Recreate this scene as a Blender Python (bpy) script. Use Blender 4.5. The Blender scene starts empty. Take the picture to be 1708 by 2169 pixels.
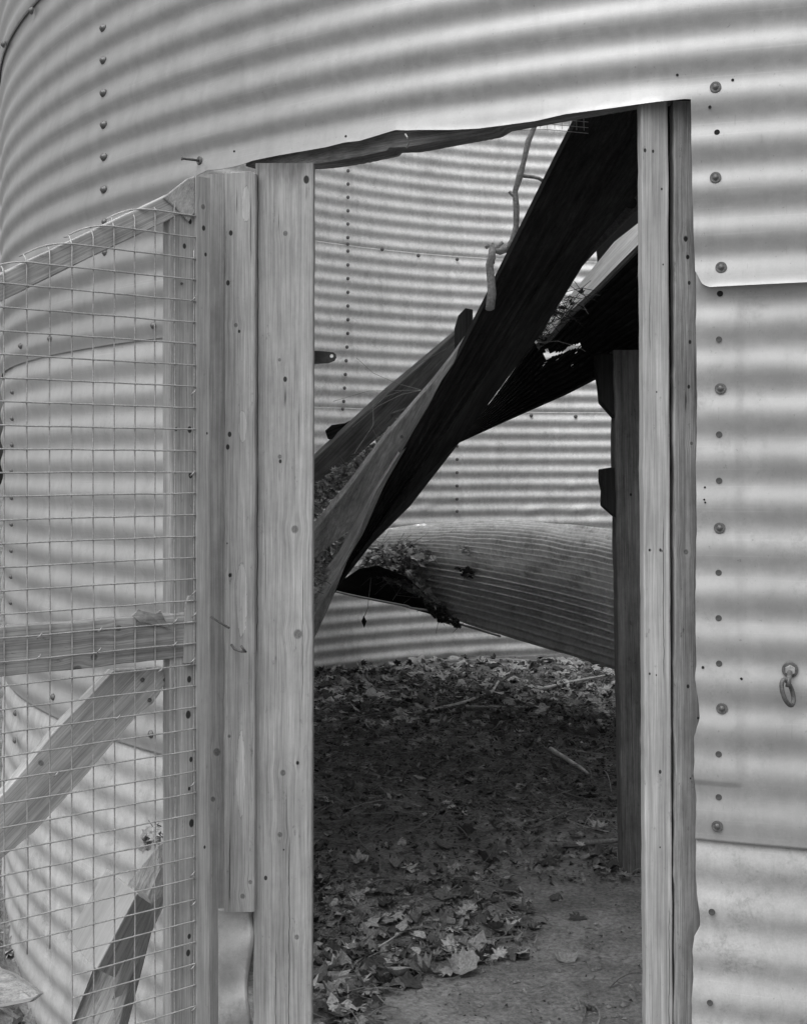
import bpy, bmesh, math, random
from mathutils import Vector, Matrix, noise
random.seed(7)
S = bpy.context.scene
COL = S.collection
# ---------------------------------------------------------------- camera
F = 2600.0; CX = 854.0; HZ = 990.0; EYE = 1.53
cam = bpy.data.cameras.new("camera"); camo = bpy.data.objects.new("camera", cam); COL.objects.link(camo)
camo.location = (0, 0, EYE); camo.rotation_euler = (math.radians(90), 0, 0)
cam.sensor_fit = 'HORIZONTAL'; cam.sensor_width = 36.0; cam.lens = F / 1708.0 * 36.0
cam.shift_y = -(1084.4 - HZ) / 1708.0
cam.clip_start = 0.05; cam.clip_end = 400
S.camera = camo
# ---------------------------------------------------------------- sky and sun (overcast, monochrome)
SUN_EL, SUN_AZ = math.radians(62), math.radians(215)
w = bpy.data.worlds.new("World"); S.world = w; w.use_nodes = True
nt = w.node_tree; nt.nodes.clear()
sky = nt.nodes.new('ShaderNodeTexSky'); sky.sky_type = 'NISHITA'; sky.sun_disc = False
sky.sun_elevation = SUN_EL; sky.sun_rotation = SUN_AZ; sky.dust_density = 6.0; sky.air_density = 1.5; sky.ozone_density = 1.0
bw = nt.nodes.new('ShaderNodeRGBToBW'); bg = nt.nodes.new('ShaderNodeBackground'); wo = nt.nodes.new('ShaderNodeOutputWorld')
nt.links.new(sky.outputs[0], bw.inputs[0]); nt.links.new(bw.outputs[0], bg.inputs[0]); nt.links.new(bg.outputs[0], wo.inputs[0])
bg.inputs[1].default_value = 0.11
sl = bpy.data.lights.new("sun", 'SUN'); sl.energy = 0.6; sl.angle = math.radians(60); sl.color = (1, 1, 1)
so = bpy.data.objects.new("sun", sl); COL.objects.link(so)
so.rotation_euler = (math.pi / 2 - SUN_EL, 0, math.pi - SUN_AZ)
S.view_settings.view_transform = 'Standard'; S.view_settings.look = 'None'; S.view_settings.gamma = 1
S.view_settings.exposure = 0.55
# ---------------------------------------------------------------- geometry helpers
def P(x, y, Z): return Vector(((x - CX) * Z / F, Z, EYE + (HZ - y) * Z / F))      # photograph pixel + distance -> point
def G(x, y, z=0.0):                                                              # photograph pixel -> point on the ground
    Z = (EYE - z) * F / (y - HZ); p = P(x, y, Z); return Vector((p.x, p.y, z))
BCX, BCY, R = 1.806, 6.262, 3.662
PITCH, AMP = 0.1016, 0.0052
HV = EYE - 0.0325
SEAM = EYE + 0.425
def wallZ(x):
    k = (x - CX) / F
    a = k * k + 1; b = -2 * (k * BCX + BCY); c = BCX ** 2 + BCY ** 2 - R * R
    return (-b - math.sqrt(max(b * b - 4 * a * c, 0))) / (2 * a)
def wallT(x):
    Z = wallZ(x); return math.atan2((x - CX) / F * Z - BCX, BCY - Z)
def wallH(x, y): return EYE + (HZ - y) * wallZ(x) / F
def backZ(x):
    k = (x - CX) / F
    a = k * k + 1; b = -2 * (k * BCX + BCY); c = BCX ** 2 + BCY ** 2 - R * R
    return (-b + math.sqrt(max(b * b - 4 * a * c, 0))) / (2 * a)
def cyl(t, h, off=0.0, amp=AMP):
    r = R - amp * math.cos(2 * math.pi * (h - HV) / PITCH) + off
    return Vector((BCX + r * math.sin(t), BCY - r * math.cos(t), h))
def interp(pts, x):
    if x <= pts[0][0]: return pts[0][1]
    for (a, fa), (b, fb) in zip(pts, pts[1:]):
        if x <= b: return fa + (fb - fa) * (x - a) / max(b - a, 1e-9)
    return pts[-1][1]
def sig(x): return 1 / (1 + math.exp(max(-60, min(60, x))))
def N1(a, b=0.0, c=0.0): return noise.noise(Vector((a, b, c)))
def tag(o, label=None, cat=None, group=None, kind=None):
    if label: o['label'] = label
    if cat: o['category'] = cat
    if group: o['group'] = group
    if kind: o['kind'] = kind
    return o
def thing(name, loc, label, cat, group=None):
    o = bpy.data.objects.new(name, None); COL.objects.link(o); o.location = loc; o.empty_display_size = .1
    return tag(o, label, cat, group)
def frame(axis, side=None):
    z = Vector(axis).normalized()
    s = Vector(side) if side is not None else Vector((1, 0, 0))
    x = s - z * s.dot(z)
    if x.length < 1e-4: x = z.orthogonal()
    x.normalize(); y = z.cross(x)
    return Matrix((x, y, z)).transposed()
def wpos(p):
    m = Matrix.Identity(4)
    chain = []
    while p is not None: chain.append(p.matrix_basis.copy()); p = p.parent
    for c in reversed(chain): m = m @ c
    return m
def mk(name, verts, faces, mat, parent=None, axis=None, side=None, origin=None, smooth=False, bevel=0, solid=0, seg=2, soff=0):
    verts = [Vector(v) for v in verts]
    if origin is None:
        origin = sum(verts, Vector()) / len(verts)
    M = Matrix.Translation(origin)
    if axis is not None: M = M @ frame(axis, side).to_4x4()
    Mi = M.inverted()
    me = bpy.data.meshes.new(name); me.from_pydata([Mi @ v for v in verts], [], faces); me.validate()
    bm = bmesh.new(); bm.from_mesh(me)
    if not solid: bmesh.ops.recalc_face_normals(bm, faces=bm.faces)
    bm.to_mesh(me); bm.free()
    if smooth:
        for p in me.polygons: p.use_smooth = True
    o = bpy.data.objects.new(name, me); COL.objects.link(o)
    if mat: me.materials.append(mat)
    if parent is not None:
        o.parent = parent; o.matrix_basis = wpos(parent).inverted() @ M
    else: o.matrix_basis = M
    if bevel:
        b = o.modifiers.new('bevel', 'BEVEL'); b.width = bevel; b.segments = seg; b.limit_method = 'ANGLE'; b.angle_limit = math.radians(35)
    if solid:
        s = o.modifiers.new('solid', 'SOLIDIFY'); s.thickness = solid; s.offset = soff
    return o
def prism(name, front, off, mat, parent=None, axis=None, side=None, bevel=.003, **k):
    n = len(front); off = Vector(off)
    v = [Vector(p) for p in front] + [Vector(p) + off for p in front]
    f = [tuple(range(n)), tuple(range(2 * n - 1, n - 1, -1))] + [(i, n + i, n + (i + 1) % n, (i + 1) % n) for i in range(n)]
    return mk(name, v, f, mat, parent, axis, side, bevel=bevel, **k)
def loft(name, secs, mat, parent=None, axis=None, side=None, closed_ends=True, smooth=False, **k):
    n = len(secs[0]); v = [p for s in secs for p in s]; f = []
    for i in range(len(secs) - 1):
        for j in range(n):
            f.append((i * n + j, i * n + (j + 1) % n, (i + 1) * n + (j + 1) % n, (i + 1) * n + j))
    if closed_ends: f.append(tuple(range(n - 1, -1, -1))); f.append(tuple((len(secs) - 1) * n + j for j in range(n)))
    return mk(name, v, f, mat, parent, axis, side, smooth=smooth, **k)
def board(name, p0, p1, wv, tv, mat, parent=None, jit=.0012, cor=.003, step=.03, seed=0, wl=None, wr=None, freq=6, top_rag=0.0, **k):
    """sawn board: front-left edge runs p0 -> p1; wv = width vector, tv = thickness vector (away from the viewer)."""
    p0, p1, wv, tv = map(Vector, (p0, p1, wv, tv)); L = (p1 - p0).length; n = max(4, int(L / step))
    wn, tn = wv.normalized(), tv.normalized(); w_, t_ = wv.length, tv.length; secs = []
    ax = (p1 - p0).normalized()
    for i in range(n + 1):
        s = i / n; c = p0.lerp(p1, s); z = s * L
        a = jit * 1.3 * N1(z * freq, seed) + jit * .8 * N1(z * freq * 5, seed + 3); b = jit * N1(z * freq, seed + 9) + jit * .5 * N1(z * freq * 5, seed + 13)
        if wl: a += wl(z)
        if wr: b += wr(z)
        q = cor * (1 + .5 * N1(z * 9, seed + 20)); q2 = cor * (1 + .5 * N1(z * 9, seed + 25))
        x0, x1, y0, y1 = a, w_ + b, jit * .6 * N1(z * freq, seed + 30), t_
        pr = [(x0 + q, y0), (x0 + .3 * q, y0 + .3 * q), (x0, y0 + q), (x0, y1), (x1, y1), (x1, y0 + q2), (x1 - .3 * q2, y0 + .3 * q2), (x1 - q2, y0)]
        rag = 0
        secs.append([c + wn * u + tn * v_ + ax * (top_rag * N1(u * 60, v_ * 60, seed) if i == n else 0) for u, v_ in pr])
    return loft(name, secs, mat, parent, axis=p1 - p0, side=wv, **k)
def tube_data(pts, rad, sides=6, v=None, f=None, cap=True):
    v = [] if v is None else v; f = [] if f is None else f
    pts = [Vector(p) for p in pts]; n = len(pts); base = len(v); up = None
    for i, p in enumerate(pts):
        d = (pts[min(i + 1, n - 1)] - pts[max(i - 1, 0)]).normalized()
        if up is None: up = d.orthogonal().normalized()
        up = (up - d * up.dot(d)); up = up.normalized() if up.length > 1e-6 else d.orthogonal().normalized()
        sd = d.cross(up); r = rad[i] if isinstance(rad, (list, tuple)) else rad
        for k in range(sides):
            a = 2 * math.pi * k / sides; v.append(p + (up * math.cos(a) + sd * math.sin(a)) * r)
    for i in range(n - 1):
        for k in range(sides):
            f.append((base + i * sides + k, base + i * sides + (k + 1) % sides, base + (i + 1) * sides + (k + 1) % sides, base + (i + 1) * sides + k))
    if cap:
        f.append(tuple(base + k for k in range(sides - 1, -1, -1))); f.append(tuple(base + (n - 1) * sides + k for k in range(sides)))
    return v, f
def tube(name, pts, rad, mat, parent=None, sides=8, smooth=True):
    v, f = tube_data(pts, rad, sides); return mk(name, v, f, mat, parent, smooth=smooth)
def grid_faces(nr, nc, base=0): return [(base + i * nc + j, base + i * nc + j + 1, base + (i + 1) * nc + j + 1, base + (i + 1) * nc + j) for i in range(nr - 1) for j in range(nc - 1)]
# ---------------------------------------------------------------- materials
class NB:
    def __init__(s, name):
        s.m = bpy.data.materials.new(name); s.m.use_nodes = True; s.t = s.m.node_tree; s.t.nodes.clear()
        s.out = s.n('ShaderNodeOutputMaterial'); s.b = s.n('ShaderNodeBsdfPrincipled'); s.l(s.b.outputs[0], s.out.inputs[0])
        s.tc = s.n('ShaderNodeTexCoord').outputs['Object']
    def n(s, t, **k):
        x = s.t.nodes.new(t)
        for a, b in k.items(): setattr(x, a, b)
        return x
    def l(s, a, b): s.t.links.new(a, b)
    def sv(s, sock, v):
        if isinstance(v, (int, float)): sock.default_value = v
        elif isinstance(v, tuple): sock.default_value = v
        else: s.l(v, sock)
    def math(s, op, a, b=0.0, c=None, clamp=False):
        x = s.n('ShaderNodeMath', operation=op, use_clamp=clamp); s.sv(x.inputs[0], a); s.sv(x.inputs[1], b)
        if c is not None: s.sv(x.inputs[2], c)
        return x.outputs[0]
    def vec(s, scale=(1, 1, 1), loc=(0, 0, 0), src=None):
        x = s.n('ShaderNodeMapping'); s.l(src or s.tc, x.inputs[0]); x.inputs['Scale'].default_value = scale; x.inputs['Location'].default_value = loc
        return x.outputs[0]
    def noise(s, v, sc=1.0, det=4, rough=.55, dist=0.0):
        x = s.n('ShaderNodeTexNoise'); s.l(v, x.inputs['Vector']); x.inputs['Scale'].default_value = sc; x.inputs['Detail'].default_value = det
        x.inputs['Roughness'].default_value = rough; x.inputs['Distortion'].default_value = dist; return x.outputs['Fac']
    def mr(s, v, a, b, c=0.0, d=1.0, smooth=True):
        x = s.n('ShaderNodeMapRange', interpolation_type='SMOOTHSTEP' if smooth else 'LINEAR'); s.sv(x.inputs[0], v)
        for i, q in enumerate((a, b, c, d)): x.inputs[i + 1].default_value = q
        return x.outputs[0]
    def grey(s, v, sock):
        x = s.n('ShaderNodeCombineColor'); [s.sv(x.inputs[i], v) for i in range(3)]; s.l(x.outputs[0], sock)
    def bump(s, h, strength=.3, dist=.002):
        x = s.n('ShaderNodeBump'); x.inputs['Strength'].default_value = strength; x.inputs['Distance'].default_value = dist; s.sv(x.inputs['Height'], h)
        s.l(x.outputs[0], s.b.inputs['Normal'])
def metal(name, base=.5, metallic=.7, rough=.42, mott=.10, dirt=.0, dscale=9, speck=0.0, bump=.15, streak=.05):
    b = NB(name)
    big = b.noise(b.vec(), 2.2, 5, .6); mid = b.noise(b.vec(), 38, 4, .65); fine = b.noise(b.vec(), 240, 2, .6)
    stk = b.noise(b.vec((14, 14, .9)), 1.0, 4, .6)
    v = b.math('MULTIPLY_ADD', big, 2 * mott, 1 - mott)
    v = b.math('MULTIPLY', v, b.mr(mid, .3, .7, 1 - mott * .6, 1 + mott * .6))
    v = b.math('MULTIPLY', v, b.mr(fine, .2, .8, 1 - mott * .5, 1 + mott * .5))
    v = b.math('MULTIPLY', v, b.mr(stk, .3, .7, 1 - streak, 1 + streak))
    if dirt:
        d = b.noise(b.vec(), dscale, 8, .72, .4); d2 = b.noise(b.vec(), 110, 4, .7)
        dm = b.math('MULTIPLY', b.mr(d, .5, .66, 0, 1), b.mr(d2, .38, .6, .2, 1))
        v = b.math('MULTIPLY', v, b.math('SUBTRACT', 1.0, b.math('MULTIPLY', dm, dirt)))
        metallic_s = b.math('MULTIPLY', metallic, b.math('SUBTRACT', 1.0, b.math('MULTIPLY', dm, .8))); b.l(metallic_s, b.b.inputs['Metallic'])
    else: b.b.inputs['Metallic'].default_value = metallic
    fl = b.noise(b.vec((1, 1, .7)), 95, 3, .75); v = b.math('MULTIPLY', v, b.mr(fl, .66, .72, 1, .72)); wr = b.noise(b.vec((5, 5, 1.1)), 1.0, 7, .75, .8); v = b.math('MULTIPLY', v, b.mr(wr, .52, .62, 1, 1 - mott)); v = b.math('MULTIPLY', v, b.mr(wr, .36, .44, 1 + mott * .8, 1))
    hl = b.noise(b.vec((2.2, 2.2, 260)), 1.0, 2, .5); v = b.math('MULTIPLY', v, b.mr(hl, .62, .72, 1, 1.10)); sc = b.noise(b.vec((160, 160, 7), loc=(3, 1, 2)), 1.0, 2, .5, .6); v = b.math('MULTIPLY', v, b.mr(sc, .70, .76, 1, .88))
    if speck:
        sp = b.noise(b.vec((1, 1, 1.6)), 75, 6, .8); sm = b.mr(sp, .52, .6, 0, speck); v = b.math('ADD', v, sm)
    b.grey(b.math('MULTIPLY', v, base, clamp=True), b.b.inputs['Base Color'])
    b.l(b.mr(mid, .3, .7, rough - .05, rough + .08), b.b.inputs['Roughness'])
    b.bump(b.math('ADD', mid, b.math('MULTIPLY', big, .6)), bump, .0015)
    return b.m
def wood(name, base=.3, contrast=.35, knots=(), rings=.006, seed=0, stain=.12, cracks=.5, spots=(), coarse=1.0, rough=.85, bump=.35, chips=0.0, top=None, lines=(), pale=()):
    """grain runs along local z; knots / spots: (x, z, r) in metres in the board's own frame."""
    b = NB(name); sx = b.n('ShaderNodeSeparateXYZ'); b.l(b.tc, sx.inputs[0]); X, Y, Zc = sx.outputs
    Xd = b.math('ADD', X, seed * 1.37); dark = None; ring = None
    for kx, kz, kr in knots:
        kr = kr * .8; dx = b.math('SUBTRACT', X, kx); dz = b.math('SUBTRACT', Zc, kz)
        u = b.math('DIVIDE', dx, kr); q = b.math('DIVIDE', dz, kr * 1.15)
        d2 = b.math('ADD', b.math('MULTIPLY', u, u), b.math('MULTIPLY', q, q))
        ql = b.math('DIVIDE', dz, kr * 3.2)
        g = b.math('EXPONENT', b.math('MULTIPLY', b.math('ADD', b.math('MULTIPLY', b.math('MULTIPLY', u, u), .09), b.math('MULTIPLY', ql, ql)), -1.0))
        Xd = b.math('SUBTRACT', Xd, b.math('MULTIPLY', b.math('MULTIPLY', dx, g), .45))
        dm = b.mr(d2, .5, 1.5, 1, 0); dark = dm if dark is None else b.math('MAXIMUM', dark, dm)
        halo = b.mr(d2, .6, 7, .12, 0); ring = halo if ring is None else b.math('MAXIMUM', ring, halo)
    cv = b.n('ShaderNodeCombineXYZ'); b.l(Xd, cv.inputs[0]); b.l(Y, cv.inputs[1]); b.l(Zc, cv.inputs[2]); V = cv.outputs[0]
    wander = b.noise(b.vec((4, 4, .8), src=V), 1.0, 2, .5)
    rx = b.math('ADD', Xd, b.math('MULTIPLY', wander, .07)); rx = b.math('ADD', rx, b.math('MULTIPLY', Y, .7))
    rg = b.math('SINE', b.math('MULTIPLY', rx, 2 * math.pi / (rings * coarse))); rg = b.mr(rg, -.2, 1, 0, 1)
    ringmask = b.mr(b.noise(b.vec((12, 12, .7), src=V), 1.0, 3), .35, .65, .25, 1)
    f1 = b.noise(b.vec((420, 420, 7), src=V), 1.0, 3, .6); f2 = b.noise(b.vec((90, 90, 1.6), src=V), 1.0, 4, .6); f3 = b.noise(b.vec((16, 16, 1.0), src=V), 1.0, 4, .6)
    v = b.mr(f1, .25, .75, 1 - contrast * .55, 1 + contrast * .5)
    v = b.math('MULTIPLY', v, b.mr(f2, .25, .75, 1 - contrast * .5, 1 + contrast * .5))
    v = b.math('MULTIPLY', v, b.mr(f3, .28, .72, 1 - contrast * .45, 1 + contrast * .4))
    v = b.math('MULTIPLY', v, b.math('SUBTRACT', 1.0, b.math('MULTIPLY', b.math('MULTIPLY', rg, ringmask), contrast * .24)))
    blot = b.noise(b.vec((1, 1, .5), src=V), 9, 7, .72); v = b.math('MULTIPLY', v, b.mr(blot, .3, .7, 1 - stain, 1 + stain))
    ck = b.noise(b.vec((210, 210, 1.7), src=V), 1.0, 3, .55); ckm = b.mr(ck, .27, .31, cracks, 0); pit = b.noise(b.vec((60, 60, 22)), 1.0, 5, .8); v = b.math('MULTIPLY', v, b.mr(pit, .28, .40, 1 - contrast * .9, 1)); v = b.math('MULTIPLY', v, b.math('SUBTRACT', 1.0, ckm))
    if dark is not None:
        fk = b.noise(b.vec(), 400, 3, .7)
        v = b.math('MULTIPLY', v, b.math('SUBTRACT', 1.0, b.math('MULTIPLY', dark, b.mr(fk, .3, .7, .68, .40))))
        v = b.math('MULTIPLY', v, b.math('ADD', 1.0, b.math('MULTIPLY', ring, .22)))
    for kx, kz, kr in spots:
        dx = b.math('DIVIDE', b.math('SUBTRACT', X, kx), kr); dz = b.math('DIVIDE', b.math('SUBTRACT', Zc, kz), kr * 1.5)
        d2 = b.math('ADD', b.math('MULTIPLY', dx, dx), b.math('MULTIPLY', dz, dz)); v = b.math('MULTIPLY', v, b.mr(d2, .6, 1.3, .12, 1))
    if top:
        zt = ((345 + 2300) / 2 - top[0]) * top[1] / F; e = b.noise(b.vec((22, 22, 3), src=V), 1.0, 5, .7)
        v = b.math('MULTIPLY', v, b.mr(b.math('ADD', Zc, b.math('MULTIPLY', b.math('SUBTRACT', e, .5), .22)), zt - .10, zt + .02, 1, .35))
    for lx, z0_, z1_, lw in lines:
        wv_ = b.math('MULTIPLY', b.math('SUBTRACT', b.noise(b.vec((1, 1, 9)), 1.0, 3, .6), .5), .010)
        m1 = b.mr(b.math('ABSOLUTE', b.math('SUBTRACT', b.math('ADD', X, wv_), lx)), lw * .4, lw, .82, 0)
        m2 = b.math('MULTIPLY', b.mr(Zc, z0_, z0_ + .04), b.mr(Zc, z1_ - .06, z1_, 1, 0)); v = b.math('MULTIPLY', v, b.math('SUBTRACT', 1.0, b.math('MULTIPLY', m1, m2)))
    for px_, pz_, rx_, rz_ in pale:
        dx = b.math('DIVIDE', b.math('SUBTRACT', X, px_), rx_); dz = b.math('DIVIDE', b.math('SUBTRACT', Zc, pz_), rz_)
        e_ = b.noise(b.vec((1, 1, .4)), 90, 4, .6); d2 = b.math('ADD', b.math('ADD', b.math('MULTIPLY', dx, dx), b.math('MULTIPLY', dz, dz)), b.math('MULTIPLY', b.math('SUBTRACT', e_, .5), 1.6))
        v = b.math('MULTIPLY', v, b.mr(d2, .9, 1.0, 1.28, 1)); v = b.math('MULTIPLY', v, b.math('SUBTRACT', 1.0, b.math('MULTIPLY', b.mr(b.math('ABSOLUTE', b.math('SUBTRACT', d2, 1.0)), .0, .09, 1, 0), .3)))
    if chips:
        ch = b.noise(b.vec((30, 30, 5), src=V), 1.0, 6, .75); v = b.math('ADD', v, b.mr(ch, .64, .66, 0, chips, False))
    b.grey(b.math('MULTIPLY', v, base, clamp=True), b.b.inputs['Base Color']); b.b.inputs['Roughness'].default_value = rough
    b.b.inputs['Specular IOR Level'].default_value = .25
    h = b.math('ADD', b.math('MULTIPLY', f2, .6), b.math('ADD', b.math('MULTIPLY', f1, .3), b.math('MULTIPLY', ckm, -1.2)))
    b.bump(h, bump, .0025); return b.m
def plain(name, base, rough=.8, var=.3, sc=60, metallic=0, bump=.3):
    b = NB(name); n = b.noise(b.vec(), sc, 6, .65); n2 = b.noise(b.vec(), sc * .13, 3)
    v = b.math('MULTIPLY', b.mr(n, .25, .75, 1 - var, 1 + var), b.mr(n2, .3, .7, 1 - var * .6, 1 + var * .6))
    b.grey(b.math('MULTIPLY', v, base), b.b.inputs['Base Color']); b.b.inputs['Roughness'].default_value = rough; b.b.inputs['Metallic'].default_value = metallic
    b.b.inputs['Specular IOR Level'].default_value = .3
    b.bump(n, bump, .002); return b.m
def leafmat(name, lo, hi):
    b = NB(name); at = b.n('ShaderNodeAttribute'); at.attribute_name = 'tone'
    n = b.noise(b.vec(), 130, 5, .7); v = b.mr(at.outputs['Fac'], 0, 1, lo, hi, False); v = b.math('MULTIPLY', v, b.mr(n, .3, .7, .62, 1.25))
    b.grey(v, b.b.inputs['Base Color']); b.b.inputs['Roughness'].default_value = .7; b.b.inputs['Specular IOR Level'].default_value = .25; b.bump(n, .4, .002); return b.m
M_up = metal('galvanised_upper', .385, .38, .37, .06, streak=.05)
M_mid = metal('galvanised_middle', .45, .30, .44, .06, dirt=.18)
M_low = metal('galvanised_weathered', .49, .1, .7, .12, dirt=.35, dscale=7)
M_back = metal('galvanised_inner', .74, .3, .52, .12, dirt=.25, speck=.16)
M_roof = metal('roof_sheet_rusted', .68, .5, .42, .2, dirt=.5, dscale=5)
M_dark = plain('rusty_iron_underside', .016, .9, .4, 25)
M_bolt = plain('zinc_bolt', .16, .5, .25, 300, .5)
M_wash = plain('rusty_washer', .15, .6, .35, 260, .35)
M_hole = plain('open_hole', .02, .95, .2)
M_wire = plain('galvanised_wire', .42, .5, .2, 200, .25, .1)
M_nail = plain('nail_steel', .14, .6, .3, 300, .4)
M_leaf = leafmat('dry_leaf', .05, .44)
M_leafp = leafmat('bleached_leaf', .12, .75)
M_leafd = leafmat('dark_leaf', .03, .16)  # dark leaf tone, also on the crumbs that paint in floor shade
M_twig = plain('twig_bark', .17, .85, .4, 120)
M_bark = plain('branch_bark', .5, .85, .35, 110, bump=.8)
# ---------------------------------------------------------------- ground
def ground_mat():
    b = NB('dirt'); n = b.noise(b.vec(), 5, 8, .65); n2 = b.noise(b.vec(), 60, 6, .7); n3 = b.noise(b.vec(), 1.1, 3)
    v = b.math('MULTIPLY', b.mr(n, .3, .7, .7, 1.3), b.mr(n2, .25, .75, .55, 1.4)); v = b.math('MULTIPLY', v, b.mr(n3, .35, .65, .8, 1.15))
    b.grey(b.math('MULTIPLY', v, .20), b.b.inputs['Base Color']); b.b.inputs['Roughness'].default_value = .95; b.b.inputs['Specular IOR Level'].default_value = .2
    b.bump(b.math('ADD', n2, b.math('MULTIPLY', n, .8)), .8, .012); return b.m
def gz(x, y):
    r = math.hypot(x - BCX, y - BCY)
    z = .012 * N1(x * 2.5, y * 2.5) + .006 * N1(x * 11, y * 11, 3) + .0035 * N1(x * 37, y * 37, 5)
    if r < R: z += .04 * max(0, 1 - (R - r) / .5)
    if r > R - .06:
        s = min(1, (r - R + .06) / .04); lf = min(1, max(0, (.2 - x) / .7)); z += -(.05 + lf * min(.42, max(.15, .24 + (x + 1.47) * .64))) * s
    return z
def axis_coords(a, b, st, far):
    c = []; x = a
    while x <= b + 1e-6: c.append(x); x += st
    d = st; lo = a; hi = b
    while lo > -far: d *= 1.35; lo -= d; hi += d; c.insert(0, lo); c.append(hi)
    return c
gx = axis_coords(-1.9, 2.4, .026, 90); gy = axis_coords(2.2, 10.2, .03, 90)
gv = [(x, y, gz(x, y)) for y in gy for x in gx]
ground = mk('ground', gv, grid_faces(len(gy), len(gx)), ground_mat(), origin=Vector((0, 0, 0)), smooth=True); tag(ground, kind='structure')
# ---------------------------------------------------------------- grain bin
BIN = thing('grain_bin', (BCX, BCY, 0), 'round corrugated metal grain bin with an open cut doorway', 'grain bin')
# door cut in the upper sheet: lower edge in photograph pixels
cut = [(-400, None), (396, None), (404, 385), (450, 363), (475, 361), (495, 358), (520, 352), (545, 343), (600, 332), (660, 322), (700, 315), (740, 305), (770, 302), (800, 293), (845, 279), (870, 280), (891, 279), (960, 279), (1019, 276), (1080, 268), (1139, 260), (1200, 246), (1300, 233), (1400, 219), (1452, 212), (1463, 213)]
cutp = [(wallT(x), wallH(x, y)) for x, y in cut if y is not None]
T_left = wallT(400); T_r = wallT(1463); LAP_BOT = SEAM - .045
def up_off(t, h, bot):
    o = .004 + .010 * math.exp(-max(0, h - bot) / .02) * (1 if t > T_left else .2)
    ts = wallT(225)                                     # vertical lap of two sheets
    o += .0025 * sig(-(t - ts + .012) / .0008) if h < SEAM + 1.22 else .001
    o += .004 * N1(t * 6, h * 1.5) * .6
    return o
def up_bot(t):
    if t < T_left - .004: return LAP_BOT
    return interp(cutp, t)
def cyl_patch(ts, hfun, nr, off, amp=AMP, v=None, f=None):
    v = [] if v is None else v; f = [] if f is None else f; base = len(v); nc = len(ts)
    for i in range(nr):
        for t in ts:
            h0, h1 = hfun(t); h = h0 + (h1 - h0) * i / (nr - 1)
            a = amp(t, h) if callable(amp) else amp
            v.append(cyl(t, h, off(t, h), a))
    f += grid_faces(nr, nc, base); return v, f
def lin(a, b, n): return [a + (b - a) * i / (n - 1) for i in range(n)]
TOPH = SEAM + 2.44
HB_R = wallH(1500, 611)
def ss(a, b, x): x = max(0, min(1, (x - a) / (b - a))); return x * x * (3 - 2 * x)
def up_surf(t, h):
    """the sheet over the doorway: flattened and flared towards its cut edge"""
    wL = ss(T_left - .0, T_left + .02, t); wR = ss(T_r - .025, T_r, t); bot = interp(cutp, t)
    am_c = min(1, .25 + max(0, h - bot) / .09); am_r = min(1, .25 + max(0, h - HB_R) / .10)
    am = (1 - wL) * 1.0 + wL * ((1 - wR) * am_c + wR * am_r)
    fl = wL * ((1 - wR) * .010 * math.exp(-max(0, h - bot) / .02) + wR * .014 * math.exp(-max(0, h - HB_R) / .03)) + (1 - wL) * .002 * math.exp(-max(0, h - LAP_BOT) / .02)
    o = .005 + fl + .0025 * sig(-(t - wallT(225) + .012) / .0008) + .0035 * N1(t * 6, h * 1.5)
    return cyl(t, h, o, AMP * am * (1 - .36 * ss(-.75, -.25, t)))
def patch(ts, hs_of_t, nr, v, f):
    base = len(v)
    for i in range(nr):
        for t in ts:
            h0, h1 = hs_of_t(t); v.append(up_surf(t, h0 + (h1 - h0) * i / (nr - 1)))
    f += grid_faces(nr, len(ts), base)
v, f = [], []
patch(lin(math.radians(-112), T_left, 170), lambda t: (LAP_BOT, SEAM + 1.22), 260, v, f)
patch(lin(T_left, T_r, 210), lambda t: (interp(cutp, t), SEAM + 1.22), 200, v, f)
redge = [(wallH(1500, 611), wallT(1503)), (wallH(1500, 604), wallT(1488)), (wallH(1475, 575), wallT(1472)), (wallH(1468, 500), wallT(1469)), (wallH(1465, 400), wallT(1466)), (wallH(1463, 300), wallT(1464)), (wallH(1463, 213), T_r)]
hb_r = redge[0][0]; base = len(v); rows = lin(hb_r, SEAM + 1.22, 260); cols = 150; TE = math.radians(35)
for h in rows:
    t0 = interp(redge, h) if h < redge[-1][0] else T_r
    for j in range(cols):
        t = t0 + (TE - t0) * j / (cols - 1); p = up_surf(t, h); p.z += .036 * (t - wallT(1500)) * max(0, 1 - (h - hb_r) / .02); v.append(p)
f += grid_faces(len(rows), cols, base)
sheet_up = mk('wall_sheet', v, f, M_up, BIN, smooth=True, solid=.0016)
sheet_up.modifiers['solid'].use_rim = False
tag(sheet_up, 'smooth upper wall sheet curving over the doorway')
# course above
v, f = cyl_patch(lin(math.radians(-112), TE, 220), lambda t: (SEAM + 1.22 - .03, TOPH), 150, lambda t, h: .011)
mk('wall_sheet', v, f, M_up, BIN, smooth=True, solid=.0016)
# middle course, left of doorway
T_jl = wallT(452); T_sl = wallT(29)
def mid_off(t, h): return .0025 * sig(-(t - T_sl + .01) / .0008) + .002 * N1(t * 7, h * 2)
MB_ = EYE - .845
v, f = cyl_patch(lin(math.radians(-112), T_jl, 240), lambda t: (MB_, SEAM + .02), 190, mid_off)
sheet_ml = mk('wall_sheet', v, f, M_mid, BIN, smooth=True, solid=.0016)
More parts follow.
